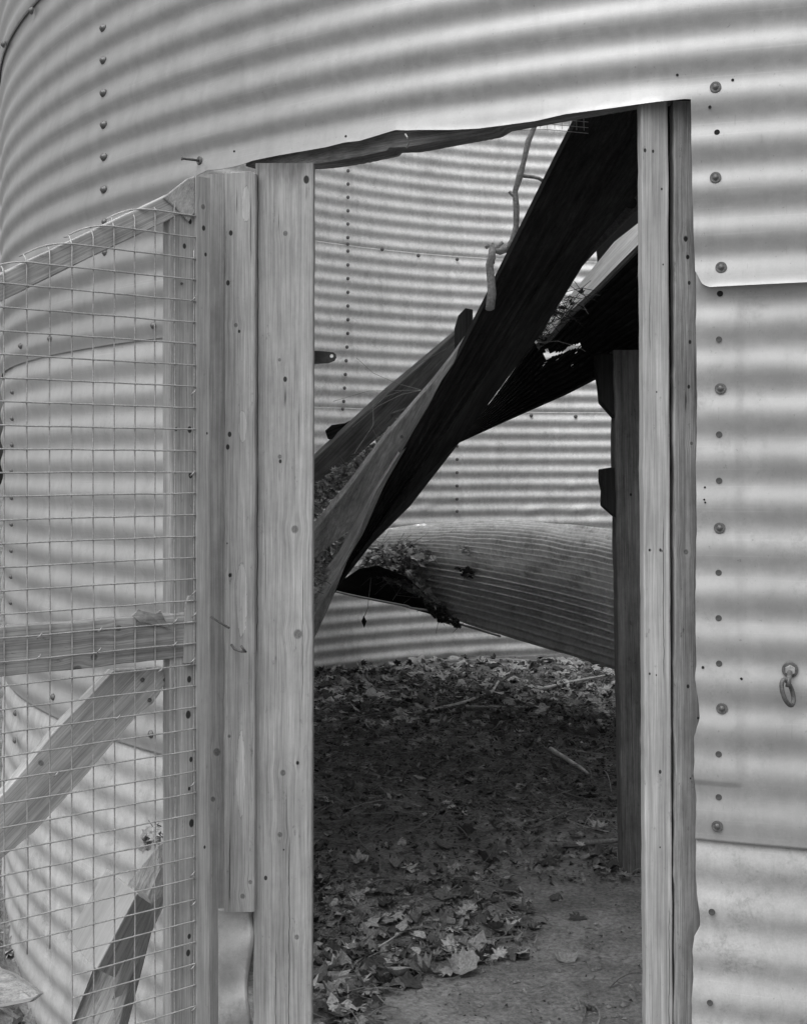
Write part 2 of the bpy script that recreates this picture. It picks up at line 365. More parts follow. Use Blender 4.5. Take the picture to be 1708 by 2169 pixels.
# middle course, right of doorway, with its wandering cut edge
medge = [(MB_ - .05, 1470), (wallH(1470, 1780), 1471), (wallH(1470, 1700), 1474), (wallH(1470, 1640), 1469), (wallH(1475, 1560), 1470), (wallH(1475, 1520), 1481), (wallH(1475, 1480), 1478), (wallH(1475, 1440), 1472), (wallH(1470, 1400), 1474), (wallH(1470, 1300), 1472), (wallH(1470, 1200), 1473), (wallH(1475, 1100), 1475), (wallH(1475, 1000), 1473), (wallH(1475, 850), 1476), (wallH(1475, 700), 1473), (wallH(1470, 600), 1474), (SEAM + .1, 1474)]
v = []; f = []; rows = lin(MB_, SEAM + .02, 210); TL2 = wallT(1566)
def mr_surf(t, h, t0):
    lap = .0045 * sig((t - TL2) / .0006) * (1 if h > wallH(1566, 1660) else 0)
    am = AMP * (.55 + .45 * min(1, (h - MB_) / .25)) * (.8 + .2 * min(1, (t - t0) / .05)) * .82; slump = .012 * max(0, 1 - (h - MB_) / .3)
    p = cyl(t, h, .001 + lap + .004 * N1(t * 8, h * 4) + .003 * N1(t * 30, h * 9, 5), am); p.z = h - slump * (t - t0) * 2; return p
for h in rows:
    t0 = wallT(interp(medge, h) + 1.2 * N1(h * 40))
    for j in range(cols):
        t = t0 + (TE - t0) * (j / (cols - 1)) ** 1.6
        v.append(mr_surf(t, h, t0))
f = grid_faces(len(rows), cols)
sheet_mr = mk('wall_sheet', v, f, M_mid, BIN, smooth=True, solid=.0016)
tag(sheet_mr, 'wall sheet right of the doorway with a ragged cut edge and bolt holes')
# lowest course, left and right
v, f = cyl_patch(lin(math.radians(-112), T_jl, 200), lambda t: (-.6, MB_ + .03), 130, lambda t, h: -.004 + .004 * N1(t * 5, h * 3) + .02 * max(0, -h) , lambda t, h: AMP * .85)
mk('wall_sheet', v, f, M_low, BIN, smooth=True, solid=.0016)
ledge = [(-.6, 1460), (wallH(1465, 2120), 1464), (wallH(1465, 2060), 1467), (wallH(1465, 2010), 1466), (wallH(1470, 1985), 1469), (wallH(1480, 1965), 1481), (wallH(1480, 1935), 1481), (wallH(1475, 1900), 1475), (wallH(1470, 1850), 1472), (wallH(1470, 1800), 1473), (MB_ + .1, 1472)]
v = []; rows = lin(-.4, MB_ + .03, 130)
for h in rows:
    t0 = wallT(interp(ledge, h) + 1.6 * N1(h * 45, 5))
    for j in range(cols):
        t = t0 + (TE - t0) * (j / (cols - 1)) ** 1.5
        p = cyl(t, h, -.004 + .004 * N1(t * 7, h * 4, 3), AMP * .8); p.z = h - .02 * (t - t0); v.append(p)
sheet_lr = mk('wall_sheet', v, grid_faces(len(rows), cols), M_low, BIN, smooth=True, solid=.0016)
tag(sheet_lr, 'pale mottled bottom sheet right of the doorway')
# the far side and the right side of the bin, seen from inside, three courses
TS_a = math.pi - math.asin(max(-1, min(1, (((735 - CX) / F * backZ(735)) - BCX) / R)))
def backT(x): Z = backZ(x); return math.atan2((x - CX) / F * Z - BCX, BCY - Z) % (2 * math.pi)
dents = [(1210, 1035, .05, .02), (905, 1072, .07, .025), (1130, 1085, .12, .02), (1230, 1085, .10, .02), (985, 1395, .2, .02)]
def back_off(t, h):
    o = .0
    tt = t % (2 * math.pi)
    for (x, y, wd, dp) in dents:
        dh = h - (EYE + (HZ - y) * 9.6 / F); dt = (tt - backT(x)) * R
        o += -dp * .45 * math.exp(-(dt / wd) ** 2 - (dh / .045) ** 2) * math.sin(dt * 20 + dh * 30 + 1.0)
    return o
inner = []
for k, (h0, h1) in enumerate(((-.06, MB_ + .02), (MB_, SEAM + .02), (SEAM, SEAM + 1.24), (SEAM + 1.22, TOPH))):
    v, f = cyl_patch(lin(TE, 2 * math.pi - math.radians(112), 420), lambda t: (h0, h1), int((h1 - h0) / PITCH * 12) + 2,
                     lambda t, h: back_off(t, h) + .003 * N1(t * 9, h * 3) + (.004 * k) + .002 * sig(-((t % (2 * math.pi)) - backT(718)) / .0005), AMP * 1.35)
    inner.append(mk('wall_sheet', v, f, M_back, BIN, smooth=True, solid=.0016))
tag(inner[2], 'far inner wall sheet with a vertical row of bolts')
# unseen roof panels, added over the bin only to shade the floor
v = []; nr, nc = 40, 60
for i in range(nr):
    q = i / (nr - 1)
    for j in range(nc):
        s_ = j / (nc - 1); y = 4.35 + 2.45 * q; xw = math.sqrt((R - .12) ** 2 - (y - BCY) ** 2); x = BCX - xw + 2 * xw * s_
        v.append(Vector((x, y, 1.80 + .30 * y - .05 * s_ + .008 * math.cos(j * 1.1))))
mk('shade_panel', v, grid_faces(nr, nc), M_roof, BIN, smooth=True, solid=.002)
# ---- bolts, washers, holes on the skin
def outward(t): return Vector((math.sin(t), -math.cos(t), 0))
def disc(name, c, n, r, th, mat, parent, sides=18, dome=.0, squash=1.0):
    n = Vector(n).normalized(); fr = frame(n, (0, 0, 1)); secs = []
    prof = [(r, -.001), (r, th * .7), (r * .92, th), (r * .45, th + dome * .8), (r * .05, th + dome)]
    for rr, hh in prof: secs.append([Vector(c) + fr @ Vector((math.cos(2 * math.pi * k / sides) * rr, math.sin(2 * math.pi * k / sides) * rr * squash, hh)) for k in range(sides)])
    return loft(name, secs, mat, parent, smooth=False)
def on_wall(x, y, extra=.004): t = wallT(x); h = wallH(x, y); return cyl(t, h, extra), outward(t)
for y in (61, 129, 198, 265, 333, 402):
    c, n = on_wall(225, y, .0085); disc('bolt', c, n, .0125, .006, M_bolt, sheet_up, dome=.008, squash=1.25)
for x, y in ((76, 24), (20, 95)):
    c, n = on_wall(x, y, .018); disc('bolt', c, n, .0125, .006, M_bolt, sheet_up, dome=.008, squash=1.25)
for x, y in ((225, 470), (225, 535), (114, 718), (51, 733), (333, 690)):
    c, n = on_wall(x, y, .0085); disc('bolt', c, n, .0105, .004, M_bolt, sheet_up, dome=.006)
for y in (830, 886, 942, 997, 1054, 1110, 1166, 1221, 1276, 1332):
    c, n = on_wall(27, y, .004); disc('bolt', c, n, .0100, .004, M_bolt, sheet_ml, dome=.006)
for x, y in ((116, 1476), (325, 1554), (38, 1510), (37, 1568)):
    c, n = on_wall(x, y, .004); disc('bolt', c, n, .0115, .004, M_bolt, sheet_ml, dome=.006)
wash = [(1515, 187, sheet_up), (1515, 378, sheet_up), (1527, 568, sheet_up), (1525, 823, sheet_mr), (1523, 1118, sheet_mr), (1528, 1500, sheet_mr), (1518, 1749, sheet_mr)]
for x, y, s_ in wash:
    c, n = on_wall(x, y, .0045)
    if s_ is sheet_up: c = up_surf(wallT(x), wallH(x, y)) + n * .0015
    if s_ is sheet_mr: c = mr_surf(wallT(x), wallH(x, y), wallT(1474)) + n * .001
    c = c + n * .002; wz = disc('washer', c, n, .0125, .002, M_wash, s_, 22); disc('bolt', c + n * .002, n, .0062, .002, M_bolt, s_, 14, .0025)
holes = [(1518, 282, .0062, sheet_up), (1524, 622, .0068, sheet_mr), (1522, 719, .0068, sheet_mr), (1522, 920, .007, sheet_mr), (1522, 1018, .007, sheet_mr), (1521, 1213, .007, sheet_mr), (1521, 1309, .007, sheet_mr), (1522, 1405, .007, sheet_mr), (1521, 1597, .007, sheet_mr), (1521, 1689, .007, sheet_mr), (1507, 1930, .0075, sheet_lr), (1503, 2122, .0068, sheet_lr),
         (1434, 160, .003, sheet_up), (1551, 171, .0032, sheet_up), (1503, 229, .0035, sheet_up), (1488, 1413, .0032, sheet_mr), (1569, 1437, .0032, sheet_mr), (1492, 1032, .0022, sheet_mr), (1491, 1058, .0022, sheet_mr), (1493, 1064, .0022, sheet_mr), (739, 291, .003, sheet_up), (499, 321, .003, sheet_up)]
M_plug = plain('wood_behind_hole', .09, .9, .3)
for x, y, r, s_ in holes:
    c, n = on_wall(x, y, .0045)
    if s_ is sheet_up: c = up_surf(wallT(x), wallH(x, y)) - n * .0005
    if s_ is sheet_mr: c = mr_surf(wallT(x), wallH(x, y), wallT(1474)) - n * .0006
    big = r > .0065
    disc('bolt_hole', c + n * (.0022 if s_ is not sheet_lr else -.002), n, r, .0008, M_plug if big and y > 700 else M_hole, s_, 18)
# inside bolts on the far wall
def on_back(x, y, inset=.004):
    Z = backZ(x); t = backT(x); h = EYE + (HZ - y) * Z / F
    return cyl(t, h, -inset), -outward(t)
y = 362.0; 
ys = [362, 390, 418, 446.5, 474.5, 503, 517, 531.5, 561, 590, 619, 648, 677, 706, 735, 764, 793, 822, 850, 866]
for i, y in enumerate(ys):
    c, n = on_back(735 + (.0 if y < 700 else -(y - 700) * .06), y, .006); disc('bolt', c, n, .0135, .006, M_bolt, inner[2], 10, .004)
for x, y in ((808, 528), (885, 541), (967, 549), (1043, 556)):
    c, n = on_back(x, y, .008); disc('bolt', c, n, .0150, .006, M_bolt, inner[2], 10, .004)
for x, y in ((1124, 880), (1218, 882)):
    c, n = on_back(x, y, .008); disc('bolt', c, n, .0150, .006, M_bolt, inner[1], 10, .004)
for y in (945, 973, 1001, 1029, 1057, 1083, 1111):
    c, n = on_back(966, y, .006); disc('bolt', c, n, .0125, .006, M_bolt, inner[1], 10, .004)
# ---- eye bolt with its link, and the long nail
EB = (1672, 1418); c, n = on_wall(*EB, .006)
eb = disc('eye_bolt', c, n, .0175, .006, M_wash, BIN, 24)
disc('nut', c + n * .006, n, .0115, .008, M_wire, eb, 6)
Zf = c.y - .02
ring = lambda pts, r, name: tube(name, [P(x, y, z) for x, y, z in pts], r, M_wash, eb, 10)
z0 = c.y
ring([(1672, 1420, z0), (1671, 1430, z0 - .03), (1669, 1440, z0 - .04), (1668, 1455, z0 - .045)], .0058, 'shank')
lk = []
for i in range(25):
    a = 2 * math.pi * i / 24; ux, uy = math.sin(a), math.cos(a)
    px = 1668 + 11 * ux + 8 * uy * -1 * -1; py = 1467 - 27 * uy
    px = 1667 + 10.5 * ux - 7 * uy; lk.append((px, py, z0 - .045 + .012 * ux))
ring(lk, .0050, 'link')
c, n = on_wall(427, 341, .012); wsh = disc('nail_washer', c, n + Vector((-.3, 0, 0)), .012, .003, M_wash, BIN, 18)
tube('nail', [c, P(386, 335, c.y - .06)], [.0036, .0036], M_wash, wsh, 8); disc('nail_head', P(386, 335, c.y - .06), (-.9, -.3, .1), .006, .003, M_wash, wsh, 10)
# ---------------------------------------------------------------- doorway timber (parts of the bin)
def vboard(name, xl, xr, yt, yb, Z, th, mat, parent=BIN, dz=0.0, lean=0.0, **k):
    """upright board facing the viewer: pixel edges xl..xr at distance Z; lean = px shift of the foot"""
    a = P(xl + lean, yb, Z); b_ = P(xl, yt, Z); w_ = P(xr, yt, Z + dz) - P(xl, yt, Z)
    t_ = Vector((-w_.y, w_.x, 0)).normalized() * th
    if t_.y < 0: t_ = -t_
    return board(name, a, b_, w_, t_, mat, parent, **k)
def kn(xl, xr, yt, yb, Z, lst):
    cx_, cy_ = (xl + xr) / 2, (yt + yb) / 2
    return [((x - cx_) * Z / F, (cy_ - y) * Z / F, r * Z / F) for x, y, r in lst]
YB = 2300
ZL = 3.06
def ln(xl, xr, yt, yb, Z, lst): c_, d_ = (xl + xr) / 2, (yt + yb) / 2; return [((x - c_) * Z / F, (d_ - y1) * Z / F, (d_ - y0) * Z / F, w_ * Z / F) for x, y0, y1, w_ in lst]
def pl(xl, xr, yt, yb, Z, lst): c_, d_ = (xl + xr) / 2, (yt + yb) / 2; return [((x - c_) * Z / F, (d_ - y) * Z / F, rx * Z / F, ry * Z / F) for x, y, rx, ry in lst]
kp = kn(540, 667, 345, YB, ZL, [(606, 494, 6), (627, 1121, 9), (634, 1343, 11), (603, 1637, 7), (595, 967, 5), (597, 1768, 6), (633, 1985, 6), (634, 1616, 5), (594, 762, 4), (606, 803, 5), (571, 1343, 5)])
sp = kn(540, 667, 345, YB, ZL, [(650, 380, 6), (606, 803, 4), (596, 977, 3), (634, 1616, 2.5), (567, 1860, 3.5), (605, 1800, 1.5)])
M_post = wood('pine_post', .40, .38, kp[:9], rings=.010, seed=1, spots=sp, stain=.16, cracks=.5, top=(345, 3.06), lines=ln(540, 667, 345, YB, ZL, [(617, 1755, 2290, 1.3), (589, 1985, 2290, 1.1), (592, 430, 500, 1.0), (548, 340, 1400, 1.6), (644, 1200, 1500, .8), (606, 806, 870, 3.0), (595, 980, 1030, 1.6), (651, 385, 430, 3.2), (634, 1590, 1640, 3.0)]))
jp = vboard('jamb_post', 540, 664, 345, YB, ZL, .042, M_post, lean=-4, seed=3, jit=.0016, cor=.0035)
kt = kn(475, 540, 363, 1930, 3.02, [(488, 1217, 5), (499, 686, 5), (515, 1900, 6), (486, 1560, 4), (531, 1870, 5)])
sp = kn(475, 540, 363, 1930, 3.02, [(482, 596, 4), (488, 490, 4), (486, 918, 4), (482, 945, 4), (487, 1218, 3), (506, 699, 2.5), (481, 1150, 1.5)])
M_trim = wood('pine_trim', .37, .42, kt, rings=.007, seed=5, spots=sp, stain=.14, cracks=.5, lines=ln(475, 540, 363, 1930, 3.02, [(487, 1750, 1930, 1.2), (500, 380, 460, 1.0), (530, 400, 560, 1.0), (481, 920, 960, 3)]), pale=pl(475, 540, 363, 1930, 3.02, [(514, 900, 9, 34), (512, 1270, 12, 80), (511, 1640, 9, 90), (520, 430, 8, 40)]))
jt = vboard('jamb_trim', 475, 541.5, 363, 1932, 3.03, .03, M_trim, lean=-2, seed=11, jit=.0018, cor=.008, top_rag=.012)
M_rec = wood('pine_recess', .33, .35, kn(445, 474, 360, YB, 3.08, [(460, 1590, 9), (452, 1690, 6)]), rings=.006, seed=9, stain=.2)
jr = vboard('jamb_inner_board', 440, 477, 368, YB, 3.09, .03, M_rec, seed=15)
# bent nails in the trim
tube('nail', [P(447, 1307, 3.06), P(463, 1317, 3.02), P(485, 1330, 2.995)], .0028, M_nail, jt)
tube('nail', [P(490, 1366, 3.02), P(497, 1375, 3.0), P(512, 1380, 2.99), P(520, 1381, 2.985), P(510, 1368, 2.98)], .0032, M_nail, jt)
tube('nail', [P(378, 595, 3.0), P(385, 600, 2.9)], .003, M_nail, jt)
# curled sheet end showing under the trim
v = []; nr, nc = 60, 26
for i in range(nr):
    yy = 1925 + (2290 - 1925) * i / (nr - 1); xr = 532 + 6 * math.sin((yy - 1925) / 36.0) - (yy - 1925) * .01
    for j in range(nc):
        s = j / (nc - 1); x = 462 + (xr - 462) * s
        Z = 3.085 - .03 * s + .016 * math.sin((yy - 1925) / 22.0 + s * 1.8) * (.3 + .7 * s) + .02 * max(0, s - .88) * 8 - .015 * math.exp(-((yy - 2060) / 30) ** 2) * s
        v.append(P(x, yy, Z))
tag(mk('torn_sheet_end', v, grid_faces(nr, nc), M_low, BIN, smooth=True, solid=.0015), 'curled end of wall sheet below the left trim board')
# header: dark underside board behind the sheet over the doorway
hb = [(520, 350), (600, 348), (615, 347), (667, 344), (710, 338), (753, 330), (790, 322), (813, 317), (818, 310), (863, 308), (900, 301), (937, 294), (985, 285), (1029, 277), (1042, 273), (1060, 262), (1200, 236), (1350, 210), (1462, 200)]
M_head = wood('header_wood', .24, .6, seed=21, rings=.006, stain=.3)
v = []; secs = []
for i in range(150):
    x = 515 + (1460 - 515) * i / 149; yb = interp(hb, x) + 1.2 * N1(x * .15); t = wallT(x); hh = wallH(x, yb)
    up = hh + .10
    a = cyl(t, hh - .012 * 0, -.010, 0); q = cyl(t, hh, -.075, 0)
    secs.append([a, q, q + Vector((0, 0, up - hh)), a + Vector((0, 0, up - hh))])
loft('header_board', secs, M_head, BIN, axis=secs[-1][0] - secs[0][0], side=(0, 0, 1))
tube('wire_hook', [P(858, 284, 2.9), P(863, 292, 2.86), P(865, 302, 2.88), P(861, 312, 2.95)], .0022, M_wire, BIN)
# right side of the doorway
ZR = wallZ(1390) + .015
k1 = kn(1357, 1417, 215, YB, ZR, [(1372, 1165, 3.5), (1397, 1167, 3)])
s1 = kn(1357, 1417, 215, YB, ZR, [(1366, 318, 3), (1383, 320, 2.5), (1401, 400, 2), (1371, 1165, 2), (1394, 1165, 2.5), (1391, 1635, 3), (1370, 1427, 2), (1384, 1430, 1.5), (1390, 1795, 1.5), (1388, 830, 1.5), (1403, 560, 1.5)])
M_rj = wood('right_jamb_wood', .44, .40, k1, rings=.009, seed=31, spots=s1, cracks=.5, stain=.12, lines=ln(1357, 1417, 215, YB, ZR, [(1400, 1080, 1450, 1.0), (1374, 600, 760, .8), (1408, 1900, 2290, 1.0)]))
vboard('jamb_board', 1357, 1414, 215, YB, ZR, .045, M_rj, lean=11, seed=33, jit=.0016, cor=.004)
ZR2 = wallZ(1445) + .03
k2 = kn(1424, 1480, 215, YB, ZR2, [(1440, 505, 6), (1445, 545, 4), (1452, 940, 4), (1440, 1170, 6)])
s2 = kn(1424, 1480, 215, YB, ZR2, [(1440, 507, 4), (1444, 545, 3.5), (1447, 600, 3), (1449, 725, 3), (1444, 1455, 3), (1449, 1650, 1.6), (1446, 820, 3), (1465, 1522, 2)])
M_rd = wood('right_jamb_weathered', .25, .55, k2, rings=.005, seed=37, spots=s2, cracks=.8, stain=.25, chips=.05, bump=.8)
vboard('jamb_board', 1426, 1500, 213, YB, ZR2, .04, M_rd, lean=2, seed=35, jit=.003, cor=.004, freq=9)
vboard('jamb_backing', 1405, 1440, 213, YB, ZR + .08, .02, M_dark, seed=36)
# hinge strap on the back of the left post
hs = [(655, 742), (690, 744), (706, 746), (711, 750), (712, 757), (708, 764), (695, 769), (655, 771)]
hz_ = prism('hinge_strap', [P(x, y, 3.12) for x, y in hs], (0, .004, 0), plain('strap_iron', .05, .6, .3, 80, .4), BIN, bevel=0)
disc('hinge_hole', P(702, 754, 3.1195), (0, -1, 0), .0045, .0006, M_back, hz_, 14)
# ---------------------------------------------------------------- wire gate
gA = P(16, 990, 2.64); gB = P(414, 990, 2.92); gd = (gB - gA).normalized(); gn = Vector((gd.y, -gd.x, 0))
if gn.y > 0: gn = -gn
def gp(x, y, back=0.0):                     # pixel -> point on a plane parallel to the gate
    o = gB - gn * back; dr = Vector(((x - CX) / F, 1, 0)); kk = (o.x * gn.x + o.y * gn.y) / (dr.x * gn.x + dr.y * gn.y)
    return P(x, y, kk)
GATE = thing('wire_gate', (gB.x, gB.y, 0), 'open gate of grey timber covered in square welded wire mesh', 'gate')
ksA = [(x, y, r) for x, y, r in [(402, 470, 4), (390, 522, 4), (415, 557, 6), (401, 911, 5), (403, 1007, 5), (400, 1440, 5), (398, 1515, 6), (404, 1610, 4), (405, 1745, 6), (400, 1672, 3), (398, 2020, 5), (400, 1985, 4), (372, 910, 3)]]
def gloc(pl, xl, xr, yt, yb, back):
    o0 = (gp(xl, yb, back) + gp(xr, yt, back)) / 2; r_ = []
    for x, y, r in pl:
        q = gp(x, y, back) - o0; r_.append((q.dot(gd), q.z, r * 2.9 / F))
    return r_
M_st = wood('gate_stile_wood', .40, .42, rings=.006, seed=41, spots=gloc(ksA, 360, 413, 440, YB, .008), cracks=.6, stain=.16)
def gboard(name, xl, xr, yt, yb, back, th, mat, **k):
    a = gp(xl, yb, back); b_ = gp(xl, yt, back); a = Vector((b_.x, b_.y, a.z)); r_ = gp(xr, yt, back)
    return board(name, a, b_, Vector((r_.x - b_.x, r_.y - b_.y, 0)), -gn * th, mat, GATE, **k)
def solve_back(xl, yt): return
sA1 = gboard('stile', 360, 414, 430, YB, .008, .036, M_st, seed=51, jit=.0014)
ksB = gloc([(433, 1792, 2.6), (435, 536, 3), (431, 480, 4), (438, 915, 2)], 414, 446, 372, YB, -.001)
M_sb = wood('gate_edge_wood', .40, .36, gloc([(430, 435, 6)], 414, 446, 372, YB, -.001), rings=.005, seed=43, spots=ksB, cracks=.4, stain=.12)
sB1 = gboard('stile', 414.5, 446, 372, YB, -.001, .06, M_sb, seed=53, jit=.0016)
blk = prism('corner_block', [gp(x, y, .001) for x, y in ((345, 418), (370, 398), (396, 378), (413, 372), (413.5, 450), (400, 470), (372, 440))], -gn * .006, M_st, GATE, axis=(0.5, 0, .8))
M_rail = wood('gate_rail_wood', .21, .55, gloc([(155, 1385, 11), (195, 1372, 8), (283, 1303, 6)], -20, 400, 1330, 1405, .003), rings=.007, seed=47, cracks=.8, stain=.2, coarse=1.2)
# middle rail: long axis along the gate
def grail(name, tl, tr, bl, back, th, mat, **k):
    a = gp(*tl, back); b_ = gp(*tr, back); c_ = gp(*bl, back); ax = (b_ - a)
    w_ = c_ - a; w_ = w_ - ax.normalized() * w_.dot(ax.normalized())
    return board(name, a, b_, w_, -gn * th, mat, GATE, **k)
M_rail = wood('gate_rail_wood', .34, .5, [(.055, -.02, .012), (.03, .02, .009), (-.03, .08, .008)], rings=.008, seed=47, cracks=.85, stain=.22)
grail('rail', (-60, 1335), (396, 1297), (-60, 1441), .0035, .038, M_rail, seed=61, jit=.003, cor=.003)
M_br = wood('gate_brace_wood', .5, .4, [(.0, .22, .008), (-.02, -.1, .006)], rings=.011, seed=49, cracks=.75, stain=.15)
prism('brace', [gp(x, y, .040) for x, y in ((-60, 1748), (14, 1674), (60, 1620), (120, 1545), (180, 1484), (240, 1421), (300, 1417), (348, 1414), (348, 1430), (350, 1447), (338, 1470), (324, 1490), (296, 1510), (245, 1568), (184, 1640), (130, 1700), (72, 1763), (0, 1822), (-60, 1875))], -gn * .035, M_br, GATE, axis=gp(300, 1450, .04) - gp(20, 1750, .04), bevel=.002)
M_tr = wood('gate_top_wood', .42, .45, [], rings=.007, seed=50, cracks=.6, stain=.18)
grail('top_rail', (-60, 607), (362, 408), (-60, 668), .006, .035, M_tr, seed=65, jit=.002)
prism('notch_block', [gp(x, y, -.0005) for x, y in ((392, 1292), (400, 1262), (413.5, 1262), (413.5, 1404), (389, 1406))], -gn * .01, M_sb, GATE, axis=(0, 0, 1), bevel=.001)
# bark curl and bent nails on the gate
prism('bark_flap', [gp(x, y, -.006 + .003 * (i % 2)) for i, (x, y) in enumerate(((280, 1304), (293, 1290), (312, 1296), (330, 1300), (340, 1292), (352, 1318), (362, 1334), (345, 1328), (328, 1324), (308, 1318), (295, 1318)))], -gn * .004, M_rail, GATE, axis=gd, bevel=.001)
# mesh
v = []; f = []; WR = .0019
hr = lambda s: interp([(-.62, gp(-60, 600).z), (-.49, gp(4, 574).z), (-.14, gp(280, 432).z), (0, gp(400, 400).z)], s)
def mp(s, h):
    r_ = .030; top = hr(s) - .026; o = h - top; base = gB + gd * s
    wob = .0016 * N1(s * 13, h * 9, 1.3); wz = .0014 * N1(s * 11, h * 12, 7.7); wf = .004 * N1(s * 3, h * 3, 4.4)
    if o <= 0: return Vector((base.x, base.y, h + wz)) + gd * wob + gn * wf
    a = min(o / r_, 1.9); back = r_ * (1 - math.cos(a)); up = r_ * math.sin(a); 
    extra = max(0, o - r_ * 1.9)
    q = Vector((base.x, base.y, top + up)) - gn * (back + extra) + gd * wob + gn * wf
    return q
hbot = gp(414, 2290).z; cell = .0508; s_right = gd.dot(gp(411, 990) - gB)
hrow0 = gp(411, 954.5).z
k = -1
for k in range(0, 13):
    s = s_right - k * cell
    y_l = interp([(0, 2290), (7, 2290), (7.01, 2290), (8, 2013)], k) if k < 8 else 2008
    h0 = hbot if k <= 6 else gp(120, 2006).z
    top = hr(s) + (.012 if s > -.12 else .035); n = 70; pts = []
    for i in range(n + 1): pts.append(mp(s, h0 + (top - h0) * i / n))
    if k == 0: pts = [p for p in pts if p.z < gp(411, 520).z]
    tube_data(pts, WR, 6, v, f)
for r_ in range(-26, 14):
    h = hrow0 + r_ * cell
    h += 0
    if h > hr(s_right) + .02: continue
    lowcut = h < gp(120, 2002).z
    s0 = s_right - (6 if lowcut else 12.6) * cell; pts = []
    for i in range(60):
        s = s0 + (s_right + .003 - s0) * i / 59
        if h - (hr(s) - .026) > .058: continue
        pts.append(mp(s, h) + gn * .0026)
    if len(pts) > 3: tube_data(pts, WR, 6, v, f)
mesh_o = mk('wire_mesh', v, f, M_wire, GATE, smooth=True)
for x, y in ((410, 633), (410, 831), (408, 1400), (408, 1003), (410, 1256), (412, 1302), (372, 1315), (370, 1365), (212, 1334), (210, 1378), (84, 1347), (250, 1520), (120, 1640), (408, 1662), (408, 1852), (410, 1915), (408, 2050), (410, 2138), (340, 1420), (82, 1392)):
    a = gp(x - 5, y + 5, -.004); b_ = gp(x + 5, y - 6, -.008); m_ = gp(x, y, -.012); tube('staple', [a, m_, b_], .0017, M_wire, GATE, 6)
for x, y in ((302, 1440), (317, 1483), (350, 1440)):
    disc('nail_head', gp(x, y, .036), gn, .0052, .001, M_nail, GATE, 12)
# ---------------------------------------------------------------- timber between gate and bin
M_pk = wood('weathered_plank', .38, .5, seed=71, rings=.007, cracks=.7)
M_sawn = wood('sawn_block', .42, .14, seed=73, rings=.02, stain=.1, cracks=.2, spots=())
M_end = wood('end_grain', .42, .45, seed=75, rings=.004)
def q4(pl, Zs): return [P(x, y, z) for (x, y), z in zip(pl, Zs)]
pk = thing('leaning_plank', P(180, 2160, 3.3), 'weathered plank leaning against the bin wall behind the gate', 'plank')
prism('plank_face', q4(((336, 1790), (340, 1880), (300, 1985), (232, 2250), (120, 2250), (196, 2056), (272, 1868)), (3.52, 3.48, 3.42, 3.3, 3.3, 3.35, 3.45)), (.02, .05, 0), M_pk, pk, axis=P(336, 1800, 3.5) - P(160, 2200, 3.3))
prism('split_edge', q4(((340, 1838), (341, 1900), (262, 2070), (236, 2120), (300, 1925)), (3.46, 3.44, 3.33, 3.30, 3.38)), (.02, .03, 0), M_end, pk, axis=P(336, 1800, 3.5) - P(160, 2200, 3.3))
bk = thing('sawn_block', P(220, 2050, 3.2), 'pale freshly sawn wood block resting on the leaning plank', 'wood block')
prism('block_face', q4(((224, 1842), (290, 1894), (205, 2053), (198, 2048), (142, 1986)), (3.30, 3.27, 3.22, 3.22, 3.26)), (.004, .004, 0), M_sawn, bk, axis=P(290, 1894, 3.27) - P(205, 2053, 3.22), bevel=.001)
prism('block_end', q4(((290, 1895), (321, 1916), (244, 2072), (206, 2054)), (3.27, 3.34, 3.29, 3.22)), (-.03, .08, 0), M_end, bk, axis=P(290, 1894, 3.27) - P(205, 2053, 3.22), bevel=.001)
sc = prism('scrap_board', q4(((-40, 2040), (22, 2062), (84, 2106), (62, 2122), (-30, 2140)), (3.6, 3.6, 3.6, 3.5, 3.5)), (0, .05, -.02), M_pk, axis=(1, .2, .1))
tag(sc, 'short scrap board lying on the ground below the gate at the left edge', 'board')
tg = thing('dead_leaf_clump', P(310, 1780, 3.3), 'crumpled dead leaf caught between stile and leaning plank', 'leaf')
# ---------------------------------------------------------------- collapsed roof timbers
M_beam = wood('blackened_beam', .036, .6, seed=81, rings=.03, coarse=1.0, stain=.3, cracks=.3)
M_edge = wood('rafter_lit_face', .72, .4, seed=83, rings=.007, stain=.2)  # lighter copy of the rafter wood: light on upper faces put into colour
M_raf = wood('rafter_grey', .5, .5, seed=85, rings=.008, stain=.25, knots=[(.02, .1, .008)])
M_raf2 = wood('rafter_brown', .28, .5, seed=86, rings=.008, stain=.25)
M_topw = wood('rafter_lit_top', .72, .25, seed=87, rings=.01, stain=.12, cracks=.3)  # bright copy for the rafter face turned skyward, light painted in
def bz(y): return interp([(100, 3.25), (240, 3.4), (1350, 5.1)], y)
bm_ = thing('roof_beam', P(980, 800, 4.3), 'blackened wide roof beam fallen steeply across the doorway', 'beam')
lf = [(1262, 180), (1228, 243), (1178, 341), (1029, 640), (966, 762), (931, 822), (883, 903), (834, 988), (785, 1078), (722, 1200), (686, 1270), (646, 1360)]
rt = [(1440, 180), (1440, 290), (1400, 345), (1357, 402), (1270, 503), (1150, 700), (1075, 800), (975, 935), (890, 1028), (800, 1135), (720, 1238), (690, 1288)]
secs = []
for i in range(len(lf)):
    a = P(*lf[i], bz(lf[i][1])); b_ = P(*rt[i], bz(rt[i][1]) + .02)
    n_ = 40; bot = []
    for j in range(n_ + 1):
        q = a.lerp(b_, j / n_); q.y += (.007 * math.sin(j / n_ * 2 * math.pi * 8) if j < 24 else 0) + (.02 * abs(j / n_ - .62) if j > 22 else .01); bot.append(q)
    top = [b_ + Vector((.01, .045, .02)), a + Vector((-.004, .045, .02))]
    secs.append(bot + top)
loft('beam_face', secs, M_beam, bm_, axis=P(1260, 240, 3.4) - P(690, 1300, 5.0), side=(1, 0, 0))
